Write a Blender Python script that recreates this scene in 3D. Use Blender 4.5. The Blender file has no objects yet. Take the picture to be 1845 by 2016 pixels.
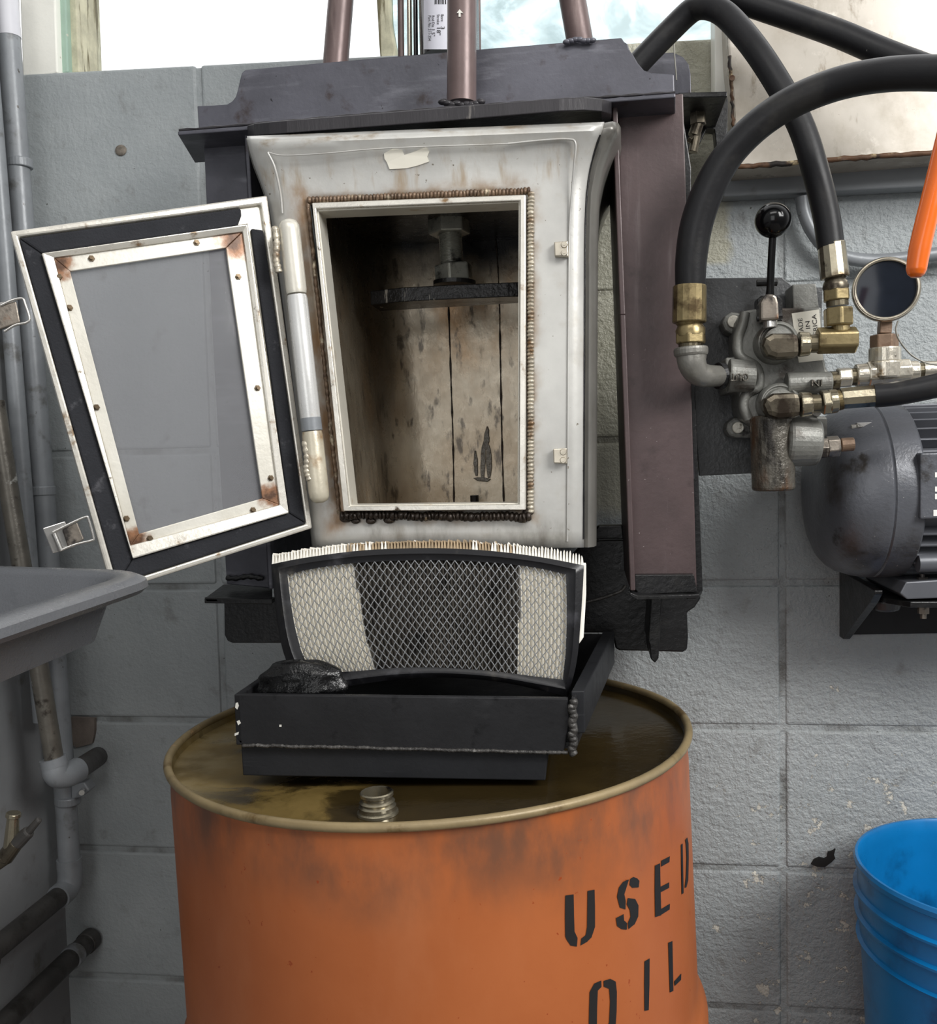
import bpy, bmesh, math, random
from mathutils import Vector, Matrix, Quaternion
random.seed(7)
SC = bpy.context.scene
COL = SC.collection

# ------------------------------------------------------------------ camera
IW, IH, FPX = 1845, 2016, 1850.0
PITCH, YAW, ROLL = .0593, -.1276, -.024
CAM = Vector((.1428, -1.3332, 1.2011))
_cp, _sp, _cw, _sw, _cr, _sr = math.cos(PITCH), math.sin(PITCH), math.cos(YAW), math.sin(YAW), math.cos(ROLL), math.sin(ROLL)
FW = Vector((_sw*_cp, _cw*_cp, -_sp))
_R0 = Vector((_cw, -_sw, 0)); _U0 = _R0.cross(FW)
RT = _cr*_R0 + _sr*_U0
UP = -_sr*_R0 + _cr*_U0
cam_data = bpy.data.cameras.new('camera')
cam = bpy.data.objects.new('camera', cam_data); COL.objects.link(cam)
cam_data.sensor_fit = 'VERTICAL'; cam_data.sensor_height = 24.0
cam_data.lens = FPX*24.0/IH
cam_data.clip_start = .02
m = Matrix((RT, UP, -FW)).transposed().to_4x4(); m.translation = CAM
cam.matrix_world = m
SC.camera = cam

# ------------------------------------------------------------------ exposure, sky, lamps
SC.view_settings.view_transform = 'Standard'
SC.view_settings.look = 'None'
SC.view_settings.exposure = -0.22
SC.view_settings.gamma = 1.0
SC.view_settings.use_curve_mapping = False

def lin(c):
    o = []
    for v in c[:3]:
        v = v/255.0
        o.append(v/12.92 if v <= .04045 else ((v+.055)/1.055)**2.4)
    return (o[0], o[1], o[2], 1.0)

W = bpy.data.worlds.new('daylight'); SC.world = W; W.use_nodes = True
wt = W.node_tree; wt.nodes.clear()
w_out = wt.nodes.new('ShaderNodeOutputWorld'); w_bg = wt.nodes.new('ShaderNodeBackground')
w_tc = wt.nodes.new('ShaderNodeTexCoord'); w_sep = wt.nodes.new('ShaderNodeSeparateXYZ')
w_mr = wt.nodes.new('ShaderNodeMapRange'); w_mr.interpolation_type = 'SMOOTHSTEP'
w_mr.inputs['From Min'].default_value = -.35; w_mr.inputs['From Max'].default_value = .45
w_mr.inputs['To Min'].default_value = .36; w_mr.inputs['To Max'].default_value = 1.9
w_mz = wt.nodes.new('ShaderNodeMapRange'); w_mz.inputs['From Min'].default_value = -.4; w_mz.inputs['From Max'].default_value = .8
w_mz.inputs['To Min'].default_value = .35; w_mz.inputs['To Max'].default_value = 1.25
w_mul = wt.nodes.new('ShaderNodeMath'); w_mul.operation = 'MULTIPLY'
wt.links.new(w_tc.outputs['Generated'], w_sep.inputs[0])
wt.links.new(w_sep.outputs[1], w_mr.inputs[0]); wt.links.new(w_sep.outputs[2], w_mz.inputs[0])
wt.links.new(w_mr.outputs[0], w_mul.inputs[0]); wt.links.new(w_mz.outputs[0], w_mul.inputs[1])
wt.links.new(w_mul.outputs[0], w_bg.inputs['Strength'])
w_bg.inputs['Color'].default_value = (1.0, 1.0, 1.0, 1)
wt.links.new(w_bg.outputs[0], w_out.inputs[0])

def area(name, loc, target, sx, sy, power, color=(1, 1, 1)):
    l = bpy.data.lights.new(name, 'AREA'); l.shape = 'RECTANGLE'; l.size = sx; l.size_y = sy
    l.energy = power; l.color = color
    o = bpy.data.objects.new(name, l); COL.objects.link(o)
    o.location = loc
    o.rotation_euler = (Vector(target)-Vector(loc)).to_track_quat('-Z', 'Y').to_euler()
    return o
area('doorway_daylight', (1.60, -1.65, 2.3), (.3, -.1, 1.0), .95, .95, 60, (1.0, .99, .97))
area('front_fill', (-.35, -3.4, 1.55), (0, -.2, 1.25), 1.2, 1.6, 14, (1.0, 1.0, 1.0))  # unseen frontal fill, added to brighten the chamber interior
area('overhead_fill', (.1, -1.9, 2.75), (.1, -.2, 1.0), 1.3, .35, 10, (1.0, .98, .95))  # unseen overhead fill, added for richer light

# ------------------------------------------------------------------ geometry helpers
def at(px, py, y):
    d = FW*FPX + RT*(px-IW/2) - UP*(py-IH/2)
    return CAM + d*((y-CAM.y)/d.y)
def atz(px, py, z):
    d = FW*FPX + RT*(px-IW/2) - UP*(py-IH/2)
    return CAM + d*((z-CAM.z)/d.z)
def atp(px, py, p0, n):
    d = FW*FPX + RT*(px-IW/2) - UP*(py-IH/2)
    return CAM + d*((p0-CAM).dot(n)/d.dot(n))
def mpp(P):                      # metres per pixel at a point
    return (P-CAM).dot(FW)/FPX
V = Vector

def world_of(o):
    p = V((0, 0, 0))
    while o is not None:
        p = p + o.location; o = o.parent
    return p

def tag(o, label=None, cat=None, group=None, kind=None):
    if label: o['label'] = label
    if cat: o['category'] = cat
    if group: o['group'] = group
    if kind: o['kind'] = kind
    return o

def obj(name, bm, mat, parent=None, smooth=None, bevel=0, label=None, segs=2):
    bmesh.ops.recalc_face_normals(bm, faces=bm.faces)
    me = bpy.data.meshes.new(name)
    lo = V((1e9,)*3); hi = V((-1e9,)*3)
    for v in bm.verts:
        for i in range(3):
            lo[i] = min(lo[i], v.co[i]); hi[i] = max(hi[i], v.co[i])
    c = (lo+hi)/2
    if parent is None: c.z = lo.z
    for v in bm.verts: v.co -= c
    bm.to_mesh(me); bm.free()
    o = bpy.data.objects.new(name, me); COL.objects.link(o)
    if parent is not None:
        o.parent = parent; o.location = c - world_of(parent)
    else:
        o.location = c
    for mm in (mat if isinstance(mat, (list, tuple)) else [mat]): me.materials.append(mm)
    if smooth is not None:
        a = math.radians(smooth)
        for p in me.polygons: p.use_smooth = True
        try: me.set_sharp_from_angle(angle=a)
        except Exception: pass
    if bevel:
        b = o.modifiers.new('bevel', 'BEVEL'); b.width = bevel; b.segments = segs; b.limit_method = 'ANGLE'; b.angle_limit = math.radians(40)
    if label: o['label'] = label
    return o

def thing(name, label, cat, loc, group=None):
    o = bpy.data.objects.new(name, None); COL.objects.link(o); o.location = loc
    o.empty_display_size = .05
    return tag(o, label, cat, group)

def NB(): return bmesh.new()

def prism(bm, pts, vec, mat_index=0):
    vec = V(vec)
    a = [bm.verts.new(V(p)) for p in pts]; b = [bm.verts.new(V(p)+vec) for p in pts]
    fs = [bm.faces.new(a), bm.faces.new(list(reversed(b)))]
    n = len(a)
    for i in range(n):
        fs.append(bm.faces.new((a[i], b[i], b[(i+1) % n], a[(i+1) % n])))
    for f in fs: f.material_index = mat_index
    return fs

def pxprism(bm, pix, y, th, dx=0, dz=0, mi=0):
    return prism(bm, [at(p[0], p[1], y) for p in pix], (dx, th, dz), mi)

def box(bm, c, s, rot=None, mi=0):
    c = V(c); h = V(s)/2
    R = rot if rot is not None else Matrix.Identity(3)
    vs = [bm.verts.new(c + R @ V((sx*h.x, sy*h.y, sz*h.z))) for sx in (-1, 1) for sy in (-1, 1) for sz in (-1, 1)]
    for idx in ((0, 1, 3, 2), (4, 6, 7, 5), (0, 4, 5, 1), (2, 3, 7, 6), (0, 2, 6, 4), (1, 5, 7, 3)):
        f = bm.faces.new([vs[i] for i in idx]); f.material_index = mi

def frame_of(d):
    d = d.normalized()
    u = V((0, 0, 1)) if abs(d.z) < .9 else V((1, 0, 0))
    a = u.cross(d).normalized(); b = d.cross(a)
    return a, b

def rings(bm, rr, caps=True, mi=0, closed=False):
    n = len(rr[0])
    vs = [[bm.verts.new(p) for p in r] for r in rr]
    m_ = len(vs)
    for i in range(m_ if closed else m_-1):
        A, B = vs[i], vs[(i+1) % m_]
        for j in range(n):
            f = bm.faces.new((A[j], A[(j+1) % n], B[(j+1) % n], B[j])); f.material_index = mi
    if caps and not closed:
        f = bm.faces.new(list(reversed(vs[0]))); f.material_index = mi
        f = bm.faces.new(vs[-1]); f.material_index = mi
    return vs

def cyl(bm, p0, p1, r0, r1=None, n=24, caps=True, ph=0, mi=0):
    p0, p1 = V(p0), V(p1); r1 = r0 if r1 is None else r1
    a, b = frame_of(p1-p0)
    rr = []
    for p, r in ((p0, r0), (p1, r1)):
        rr.append([p + (a*math.cos(t)+b*math.sin(t))*r for t in [ph+2*math.pi*k/n for k in range(n)]])
    rings(bm, rr, caps, mi)

def lathe(bm, o, axis, prof, n=40, caps=True, mi=0):
    o, axis = V(o), V(axis).normalized(); a, b = frame_of(axis)
    rr = []
    for r, h in prof:
        r = max(r, 1e-5)
        rr.append([o+axis*h+(a*math.cos(2*math.pi*k/n)+b*math.sin(2*math.pi*k/n))*r for k in range(n)])
    rings(bm, rr, caps, mi)

def spline(pts, k=8, closed=False):
    pts = [V(p) for p in pts]; n = len(pts); out = []
    rng = n if closed else n-1
    for i in range(rng):
        p0 = pts[(i-1) % n] if (closed or i > 0) else pts[0]*2-pts[1]
        p1 = pts[i]; p2 = pts[(i+1) % n]
        p3 = pts[(i+2) % n] if (closed or i+2 < n) else pts[-1]*2-pts[-2]
        for j in range(k):
            t = j/k
            out.append(.5*((2*p1)+(p2-p0)*t+(2*p0-5*p1+4*p2-p3)*t*t+(3*p1-p0-3*p2+p3)*t**3))
    if not closed: out.append(pts[-1].copy())
    return out

def tube(bm, pts, r, n=16, caps=True, closed=False, mi=0):
    pts = [V(p) for p in pts]; m_ = len(pts)
    rad = r if callable(r) else (lambda i: r)
    rr = []; a = None
    for i, p in enumerate(pts):
        if closed: d = pts[(i+1) % m_]-pts[i-1]
        else: d = pts[min(i+1, m_-1)]-pts[max(i-1, 0)]
        d.normalize()
        if a is None: a, b = frame_of(d)
        else:
            a = (a - d*a.dot(d)).normalized(); b = d.cross(a)
        rr.append([p+(a*math.cos(2*math.pi*k/n)+b*math.sin(2*math.pi*k/n))*rad(i) for k in range(n)])
    rings(bm, rr, caps, mi, closed)

def sphere(bm, c, r, n=32, m_=20, sc=(1, 1, 1), mi=0):
    rr = []
    for i in range(1, m_):
        t = math.pi*i/m_
        rr.append([V(c)+V((math.sin(t)*math.cos(2*math.pi*k/n)*r*sc[0], math.sin(t)*math.sin(2*math.pi*k/n)*r*sc[1], math.cos(t)*r*sc[2])) for k in range(n)])
    rings(bm, rr, True, mi)

def pc(bm, a, b, w, w2=None, n=24, ph=0, mi=0):
    """cylinder between two points, its widths read in photograph pixels at those depths"""
    P0, P1 = at(*a), at(*b)
    cyl(bm, P0, P1, w/2*mpp(P0), (w2 if w2 else w)/2*mpp(P1), n, True, ph, mi)

def ring_strip(bm, outer, inner, vec, mi=0):
    n = len(outer); vec = V(vec)
    o0 = [bm.verts.new(p) for p in outer]; i0 = [bm.verts.new(p) for p in inner]
    o1 = [bm.verts.new(V(p)+vec) for p in outer]; i1 = [bm.verts.new(V(p)+vec) for p in inner]
    for k in range(n):
        j = (k+1) % n
        for q in ((o0[k], o0[j], i0[j], i0[k]), (o1[k], i1[k], i1[j], o1[j]), (o0[k], o1[k], o1[j], o0[j]), (i0[k], i0[j], i1[j], i1[k])):
            f = bm.faces.new(q); f.material_index = mi

def lerp(a, b, t): return a+(b-a)*t
def plerp(line, t):
    """piecewise linear lookup in [(key, value), ...]"""
    if t <= line[0][0]: return line[0][1]
    for (a, x), (b, y) in zip(line, line[1:]):
        if t <= b: return x+(y-x)*(t-a)/(b-a)
    return line[-1][1]

def text_shapes(body):
    """outline text as a flat triangle list, height about 1, origin bottom left"""
    cu = bpy.data.curves.new('lettering', 'FONT'); cu.body = body; cu.size = 1.0; cu.resolution_u = 3
    o = bpy.data.objects.new('lettering', cu); COL.objects.link(o)
    dg = bpy.context.evaluated_depsgraph_get(); dg.update()
    me = bpy.data.meshes.new_from_object(o.evaluated_get(dg))
    vs = [v.co.copy() for v in me.vertices]; fs = [list(p.vertices) for p in me.polygons]
    bpy.data.objects.remove(o); bpy.data.curves.remove(cu); bpy.data.meshes.remove(me)
    return vs, fs
def put_text(bm, body, fn, mi=0):
    vs, fs = text_shapes(body)
    w = max(v.x for v in vs); nv = [bm.verts.new(fn(v.x, v.y, w)) for v in vs]
    for f in fs:
        try: bm.faces.new([nv[i] for i in f]).material_index = mi
        except ValueError: pass

# ------------------------------------------------------------------ material helpers
class NT:
    def __init__(s, name):
        s.m = bpy.data.materials.new(name); s.m.use_nodes = True
        s.t = s.m.node_tree; s.t.nodes.clear()
        s.out = s.t.nodes.new('ShaderNodeOutputMaterial')
        s.b = s.t.nodes.new('ShaderNodeBsdfPrincipled')
        s.t.links.new(s.b.outputs[0], s.out.inputs[0])
        g = s.t.nodes.new('ShaderNodeNewGeometry'); s.pos = g.outputs['Position']
        sp = s.t.nodes.new('ShaderNodeSeparateXYZ'); s.t.links.new(s.pos, sp.inputs[0])
        s.x, s.y, s.z = sp.outputs
    def put(s, sock, v):
        if v is None: return
        if hasattr(v, 'links') or isinstance(v, bpy.types.NodeSocket): s.t.links.new(v, sock)
        else: sock.default_value = v
    def math(s, op, a, b=None):
        n = s.t.nodes.new('ShaderNodeMath'); n.operation = op
        s.put(n.inputs[0], a); s.put(n.inputs[1], b); return n.outputs[0]
    def add(s, a, b): return s.math('ADD', a, b)
    def mul(s, a, b): return s.math('MULTIPLY', a, b)
    def sub(s, a, b): return s.math('SUBTRACT', a, b)
    def vec(s, st=(1, 1, 1), off=(0, 0, 0)):
        n = s.t.nodes.new('ShaderNodeMapping'); s.t.links.new(s.pos, n.inputs[0])
        n.inputs['Scale'].default_value = st; n.inputs['Location'].default_value = off; return n.outputs[0]
    def noise(s, scale, detail=4, st=(1, 1, 1), off=(0, 0, 0), rough=.6, dist=0):
        n = s.t.nodes.new('ShaderNodeTexNoise'); n.inputs['Scale'].default_value = scale
        n.inputs['Detail'].default_value = detail; n.inputs['Roughness'].default_value = rough; n.inputs['Distortion'].default_value = dist
        s.t.links.new(s.vec(st, off), n.inputs['Vector']); return n.outputs[0]
    def ramp(s, v, lo, hi):
        n = s.t.nodes.new('ShaderNodeMapRange'); n.interpolation_type = 'SMOOTHSTEP'
        s.put(n.inputs[0], v)
        if lo <= hi:
            n.inputs[1].default_value = lo; n.inputs[2].default_value = hi
            n.inputs[3].default_value = 0; n.inputs[4].default_value = 1
        else:
            n.inputs[1].default_value = hi; n.inputs[2].default_value = lo
            n.inputs[3].default_value = 1; n.inputs[4].default_value = 0
        return n.outputs[0]
    def mix(s, f, a, b):
        n = s.t.nodes.new('ShaderNodeMix'); n.data_type = 'RGBA'
        s.put(n.inputs[0], f); s.put(n.inputs[6], a); s.put(n.inputs[7], b); return n.outputs[2]
    def fmix(s, f, a, b):
        n = s.t.nodes.new('ShaderNodeMix'); n.data_type = 'FLOAT'
        s.put(n.inputs[0], f); s.put(n.inputs[2], a); s.put(n.inputs[3], b); return n.outputs[0]
    def bump(s, h, strength=.3, dist=.002):
        n = s.t.nodes.new('ShaderNodeBump'); n.inputs['Strength'].default_value = strength; n.inputs['Distance'].default_value = dist
        s.put(n.inputs['Height'], h); s.t.links.new(n.outputs[0], s.b.inputs['Normal'])
    def set(s, color=None, rough=None, metal=None, spec=None, coat=None):
        s.put(s.b.inputs['Base Color'], color); s.put(s.b.inputs['Roughness'], rough); s.put(s.b.inputs['Metallic'], metal)
        s.put(s.b.inputs['Specular IOR Level'], spec); s.put(s.b.inputs['Coat Weight'], coat)

def mk(name, c, rough=.5, metal=0.0, var=.16, vs=14, spots=(), bump=0, bs=220, spec=.5, coat=None, st=(1, 1, 1), bd=.0015, rv=.12):
    """painted or bare surface: two-tone base, worn spots [(colour, scale, lo, hi, stretch)], fine bump"""
    n = NT(name)
    L = lin(c); dk = tuple(v*(1-var) for v in L[:3])+(1,); lt = tuple(min(1, v*(1+var)) for v in L[:3])+(1,)
    col = n.mix(n.ramp(n.noise(vs, 6, st), .3, .7), dk, lt)
    rg = n.fmix(n.noise(vs*2.3, 5, st, (3, 1, 7)), max(.03, rough-rv), min(1, rough+rv))
    for i, sp_ in enumerate(spots):
        sc, s2, lo, hi = sp_[:4]; stt = sp_[4] if len(sp_) > 4 else (1, 1, 1)
        mk_ = n.ramp(n.noise(s2, 6, stt, (i*3.1+1, i*1.7, i*5.3)), lo, hi)
        col = n.mix(mk_, col, lin(sc))
    n.set(col, rg, metal, spec, coat)
    if bump: n.bump(n.noise(bs, 5, st), bump, bd)
    return n.m

# ------------------------------------------------------------------ materials
def wall_material():
    n = NT('grey_block_paint')
    base = n.mix(n.ramp(n.noise(3.2, 5), .3, .7), lin((154, 160, 162)), lin((173, 178, 179)))
    base = n.mix(n.mul(n.ramp(n.noise(26, 6, off=(2, 0, 1)), .56, .75), .5), base, lin((112, 110, 104)))
    # bare cream paint round the press
    wob = n.mul(n.sub(n.noise(18, 4), .5), .05)
    cr = n.mul(n.mul(n.ramp(n.add(n.x, wob), .10, .13), n.ramp(n.add(n.x, wob), .345, .33)), n.ramp(n.add(n.z, wob), 1.10, 1.13))
    cr = n.mul(cr, n.sub(1.0, n.mul(n.ramp(n.x, .262, .27), n.ramp(n.z, 1.46, 1.45))))
    crc = n.mix(n.ramp(n.noise(9, 6, off=(4, 2, 0)), .35, .7), lin((186, 184, 168)), lin((158, 156, 138)))
    base = n.mix(cr, base, crc)
    # flaked patches, denser low down on the right
    low = n.mul(n.ramp(n.z, 1.02, .62), n.ramp(n.x, .22, .36))
    hgt = n.add(n.noise(28, 6, off=(9, 3, 4), rough=.68), n.mul(low, .115))
    fl = n.mul(n.ramp(hgt, .70, .715), n.ramp(low, 0, .2))
    base = n.mix(fl, base, lin((208, 205, 194)))
    # grime lines in the joints
    gx = n.math('PINGPONG', n.add(n.x, 4.064), .2032*2/2)
    gz = n.math('PINGPONG', n.add(n.z, 0.0), .1016)
    jl = n.math('MAXIMUM', n.ramp(gz, .0065, .003), n.ramp(n.math('PINGPONG', n.add(n.x, 4.064), .2032), .0065, .003))
    jl = n.mul(jl, n.sub(1.0, n.mul(n.ramp(n.x, -.40, -.41), n.ramp(n.z, 1.25, 1.26))))
    base = n.mix(n.mul(n.mul(jl, n.ramp(n.noise(11, 5, off=(1, 6, 2)), .42, .7)), .75), base, lin((78, 74, 66)))
    # specks
    base = n.mix(n.ramp(n.noise(170, 3, off=(5, 1, 1)), .70, .74), base, lin((70, 66, 60)))
    n.set(base, n.fmix(n.noise(40, 4), .20, .42), 0, .5)
    orange_peel = n.add(n.mul(n.noise(165, 4, rough=.6), .8), n.mul(n.noise(70, 4, off=(3, 3, 3)), .9))
    side = n.fmix(n.ramp(n.x, -.1, .3), .35, 1.0)
    n.bump(n.add(n.mul(orange_peel, side), n.mul(fl, -.5)), .8, .005)
    return n.m
M = {}
M['wall'] = wall_material()
M['wall_left'] = mk('side_wall_paint', (140, 142, 144), .5, 0, .12, 5, [((108, 106, 100), 16, .56, .75)], .3, 60)
M['floor'] = mk('concrete', (112, 110, 106), .8, 0, .2, 8, [((60, 58, 55), 7, .55, .75)], .4, 90)
M['cream'] = mk('cream_trim_paint', (246, 245, 236), .45, 0, .06, 9, [((170, 150, 120), 45, .69, .74)], .2, 160)
M['green'] = mk('old_green_paint', (164, 190, 174), .5, 0, .1, 20, [((205, 205, 190), 60, .62, .7), ((110, 90, 70), 40, .7, .76)], .3, 160)
M['bare_wood'] = mk('peeling_wood', (200, 196, 170), .7, 0, .2, 30, [((120, 112, 84), 60, .52, .62, (1, 1, .12)), ((70, 58, 40), 70, .63, .7, (1, 1, .1))], .6, 120)
M['steel'] = mk('mill_scale_steel', (84, 84, 92), .40, .3, .2, 12, [((112, 112, 120), 22, .52, .72, (.4, 1, 2.2)), ((58, 48, 48), 30, .58, .75), ((26, 26, 28), 120, .7, .74)], .18, 150)
M['cut'] = mk('cut_edge_steel', (52, 50, 53), .4, .3, .14, 40, [((112, 108, 104), 120, .66, .76, (1, .3, .12))], .3, 240, st=(1, 1, .15))
M['brown'] = mk('maroon_primer_steel', (80, 66, 66), .42, .12, .14, 18, [((104, 92, 92), 16, .60, .75, (3.2, 1, .25)), ((64, 52, 52), 25, .58, .74), ((165, 158, 156), 190, .71, .74)], .2, 190)
M['tubebrown'] = mk('brown_steel_tube', (104, 88, 86), .38, .3, .12, 20, [((128, 112, 108), 26, .56, .74, (2, 2, .3))], .1, 200)
M['oily'] = mk('oily_black_steel', (24, 24, 25), .34, .1, .3, 20, [((40, 39, 38), 34, .55, .75)], .4, 130, bd=.002)
M['black'] = mk('black_painted_steel', (34, 34, 36), .46, .0, .18, 16, [((52, 52, 54), 26, .56, .76, (.5, 1, 1)), ((22, 22, 24), 40, .6, .7)], .15, 170, spec=.3)
M['blackbar'] = mk('black_bar', (34, 35, 38), .5, .0, .15, 20, [((52, 53, 56), 60, .6, .72, (.12, 1, 1.6))], .12, 200, spec=.3)
M['weldblack'] = mk('black_weld', (78, 76, 74), .35, .4, .4, 60, [((150, 148, 144), 90, .6, .68)], .8, 300)
M['chip'] = mk('bare_paint_chip', (222, 220, 212), .6, 0, .06, 40)
def box_material():
    n = NT('stained_aluminium_front')
    col = n.mix(n.ramp(n.noise(7, 6), .3, .7), lin((180, 179, 175)), lin((206, 205, 200)))
    zz = n.sub(n.z, 1.146)
    dx = n.sub(n.math('ABSOLUTE', n.add(n.x, n.add(n.mul(zz, .027), .0195))), n.add(n.mul(zz, .0495), .0985))
    dz = n.sub(n.math('ABSOLUTE', n.sub(n.z, 1.306)), .164)
    d = n.math('MAXIMUM', dx, dz)
    near = n.ramp(d, .024, .002)
    st = n.ramp(n.add(n.noise(30, 6, off=(2, 1, 5)), n.mul(near, .20)), .52, .84)
    col = n.mix(n.mul(n.mul(st, near), .8), col, lin((140, 112, 80)))
    left = n.mul(n.ramp(n.add(n.x, n.mul(zz, .077)), -.112, -.122), n.ramp(n.noise(26, 6, (1, 1, .5), (7, 7, 1)), .34, .62))
    col = n.mix(n.mul(left, n.ramp(d, .034, .004)), col, lin((140, 108, 74)))
    runs = n.mul(n.ramp(n.noise(60, 4, (1, 1, .08), (1, 1, 9)), .5, .72), n.mul(n.ramp(n.z, 1.47, 1.485), n.ramp(n.z, 1.525, 1.49)))
    col = n.mix(n.mul(runs, .7), col, lin((150, 126, 92)))
    lip = n.mul(n.ramp(n.z, 1.518, 1.53), n.ramp(n.noise(40, 6, (.5, 1, 1), (4, 1, 3)), .5, .66))
    col = n.mix(n.mul(lip, .8), col, lin((140, 116, 82)))
    low = n.mul(n.ramp(n.z, 1.14, 1.125), n.ramp(n.noise(22, 6, (1, 1, .4), (1, 8, 3)), .45, .72))
    col = n.mix(n.mul(low, .75), col, lin((92, 84, 72)))
    col = n.mix(n.ramp(n.noise(150, 3, off=(3, 9, 2)), .70, .73), col, lin((120, 112, 100)))
    col = n.mix(n.mul(n.ramp(n.noise(16, 6, off=(13, 9, 2)), .54, .75), .55), col, lin((164, 156, 140)))
    n.set(col, n.fmix(n.noise(50, 4), .28, .5), .25, .5)
    n.bump(n.noise(120, 4), .12, .0015)
    return n.m
M['box'] = box_material()
M['boxside'] = mk('chamber_side_paint', (112, 110, 105), .32, .3, .15, 12, [((60, 56, 50), 20, .55, .7, (1, 1, .25))], .1, 160)
def inside_material():
    n = NT('oil_stained_chamber')
    col = n.mix(n.ramp(n.noise(11, 6), .3, .72), lin((176, 158, 132)), lin((216, 205, 184)))
    col = n.mix(n.ramp(n.noise(9, 6, (1, 1, .6), (4, 4, 1)), .48, .7), col, lin((178, 140, 96)))
    col = n.mix(n.mul(n.ramp(n.noise(60, 6, (1, 1, .35), (1, 2, 8)), .54, .66), .8), col, lin((62, 52, 42)))
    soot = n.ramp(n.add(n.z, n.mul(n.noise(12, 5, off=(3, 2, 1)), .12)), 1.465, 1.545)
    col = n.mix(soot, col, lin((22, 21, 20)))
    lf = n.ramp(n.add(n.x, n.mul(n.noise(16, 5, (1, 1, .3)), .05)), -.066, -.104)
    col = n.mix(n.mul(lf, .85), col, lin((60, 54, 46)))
    n.set(col, n.fmix(n.noise(60, 4), .16, .42), .25, .5)
    n.bump(n.noise(90, 5, (1, 1, .5)), .35, .002)
    return n.m
M['inside'] = inside_material()
M['lip'] = mk('worn_bare_aluminium', (216, 212, 202), .28, .45, .1, 20, [((128, 98, 60), 40, .58, .72), ((70, 56, 40), 60, .66, .74)], .15, 200)
M['strip'] = mk('stained_retainer_strip', (224, 220, 208), .35, .3, .07, 14, [((170, 140, 92), 24, .60, .78), ((96, 66, 34), 40, .69, .78)], .12, 180)
M['rustweld'] = mk('rust_brown_weld', (112, 92, 74), .4, .3, .35, 70, [((196, 184, 160), 60, .55, .68), ((62, 42, 28), 50, .56, .7)], .5, 300)
M['paleweld'] = mk('pale_weld', (182, 174, 158), .3, .4, .25, 60, [((112, 86, 58), 36, .5, .66)], .5, 300)
M['darkweld'] = mk('sooty_weld', (52, 44, 38), .28, .4, .4, 50, [((128, 112, 90), 50, .6, .7)], .6, 260)
M['hinge'] = mk('hinge_white_paint', (218, 218, 216), .28, .25, .06, 20, [((176, 150, 108), 24, .62, .76)], .1, 120)
M['hingedirty'] = mk('hinge_stained_paint', (204, 196, 176), .35, .25, .12, 20, [((150, 112, 66), 22, .5, .68), ((70, 54, 38), 40, .62, .74)], .25, 120)
M['gasket'] = mk('black_foam_gasket', (46, 47, 51), .92, 0, .1, 30, [((80, 80, 84), 60, .6, .75)], .7, 420, spec=.25)
M['scr'] = mk('screw_metal', (112, 96, 76), .35, .7, .25, 60)
M['chrome'] = mk('bright_plated_steel', (206, 204, 200), .2, .85, .08, 30, [((90, 86, 80), 40, .62, .72)], .08, 100)
M['rivet'] = mk('rivet_metal', (196, 188, 172), .3, .7, .1, 40)
M['label'] = mk('cream_paper', (240, 236, 222), .7, 0, .02, 20)
M['ink'] = mk('black_ink', (22, 21, 22), .6, 0, .05, 20)
M['wlabel'] = mk('white_vinyl_label', (226, 226, 236), .25, 0, .02, 20, coat=.5)
M['cylblack'] = mk('gloss_black_cylinder', (22, 22, 26), .2, .1, .15, 20, coat=.4)
M['rod'] = mk('grey_machined_steel', (176, 176, 166), .3, .45, .18, 40, [((40, 38, 34), 36, .56, .7)], .1, 200)
M['plateblack'] = mk('oily_press_plate', (26, 25, 25), .2, .4, .3, 60, [((168, 162, 152), 70, .60, .68, (2.2, 1, .22))], .8, 160)
M['rubber'] = mk('black_hose_rubber', (30, 30, 32), .42, 0, .14, 16, [((46, 45, 44), 20, .52, .72), ((110, 108, 104), 150, .735, .75)], .12, 200, spec=.3)
M['brass'] = mk('aged_brass', (146, 131, 96), .33, .8, .14, 24, [((88, 74, 52), 30, .50, .66), ((52, 42, 30), 46, .62, .72)], .12, 160)
M['steelfit'] = mk('plated_fitting', (160, 152, 132), .24, .85, .14, 24, [((88, 74, 56), 30, .54, .7), ((46, 40, 34), 46, .62, .72)], .12, 160)
M['darkfit'] = mk('dark_steel_fitting', (104, 97, 84), .3, .75, .16, 30, [((56, 48, 40), 36, .5, .66), ((176, 166, 140), 60, .66, .74)], .15, 180)
M['thread'] = mk('thread_metal', (112, 104, 86), .3, .8, .2, 40, [((48, 42, 34), 50, .55, .68)], .1, 200)
M['cast'] = mk('grey_cast_iron', (124, 124, 119), .42, .3, .14, 26, [((66, 58, 50), 22, .52, .7), ((34, 30, 27), 34, .60, .72), ((150, 150, 146), 90, .66, .74)], .35, 260)
M['castoily'] = mk('oil_wet_cast_iron', (96, 92, 84), .26, .3, .2, 26, [((88, 60, 38), 22, .5, .66, (1, 1, .3)), ((36, 32, 28), 30, .58, .68, (1, 1, .35))], .6, 130, bd=.003)
M['malleable'] = mk('galvanised_elbow', (136, 134, 128), .36, .55, .14, 24, [((84, 74, 62), 26, .55, .7)], .2, 260)
M['mountplate'] = mk('dark_oily_plate', (70, 71, 72), .38, .2, .18, 20, [((40, 39, 38), 16, .5, .66), ((130, 128, 124), 170, .70, .73)], .45, 190)
M['bolt'] = mk('chalky_bolt_head', (206, 202, 190), .45, .4, .12, 60, [((110, 104, 92), 90, .6, .68)], .3, 300)
M['knob'] = mk('gloss_black_knob', (9, 9, 10), .14, 0, .1, 20, spec=.35, rv=.03)
M['lever'] = mk('black_lever_steel', (24, 24, 25), .22, .3, .2, 30)
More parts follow.
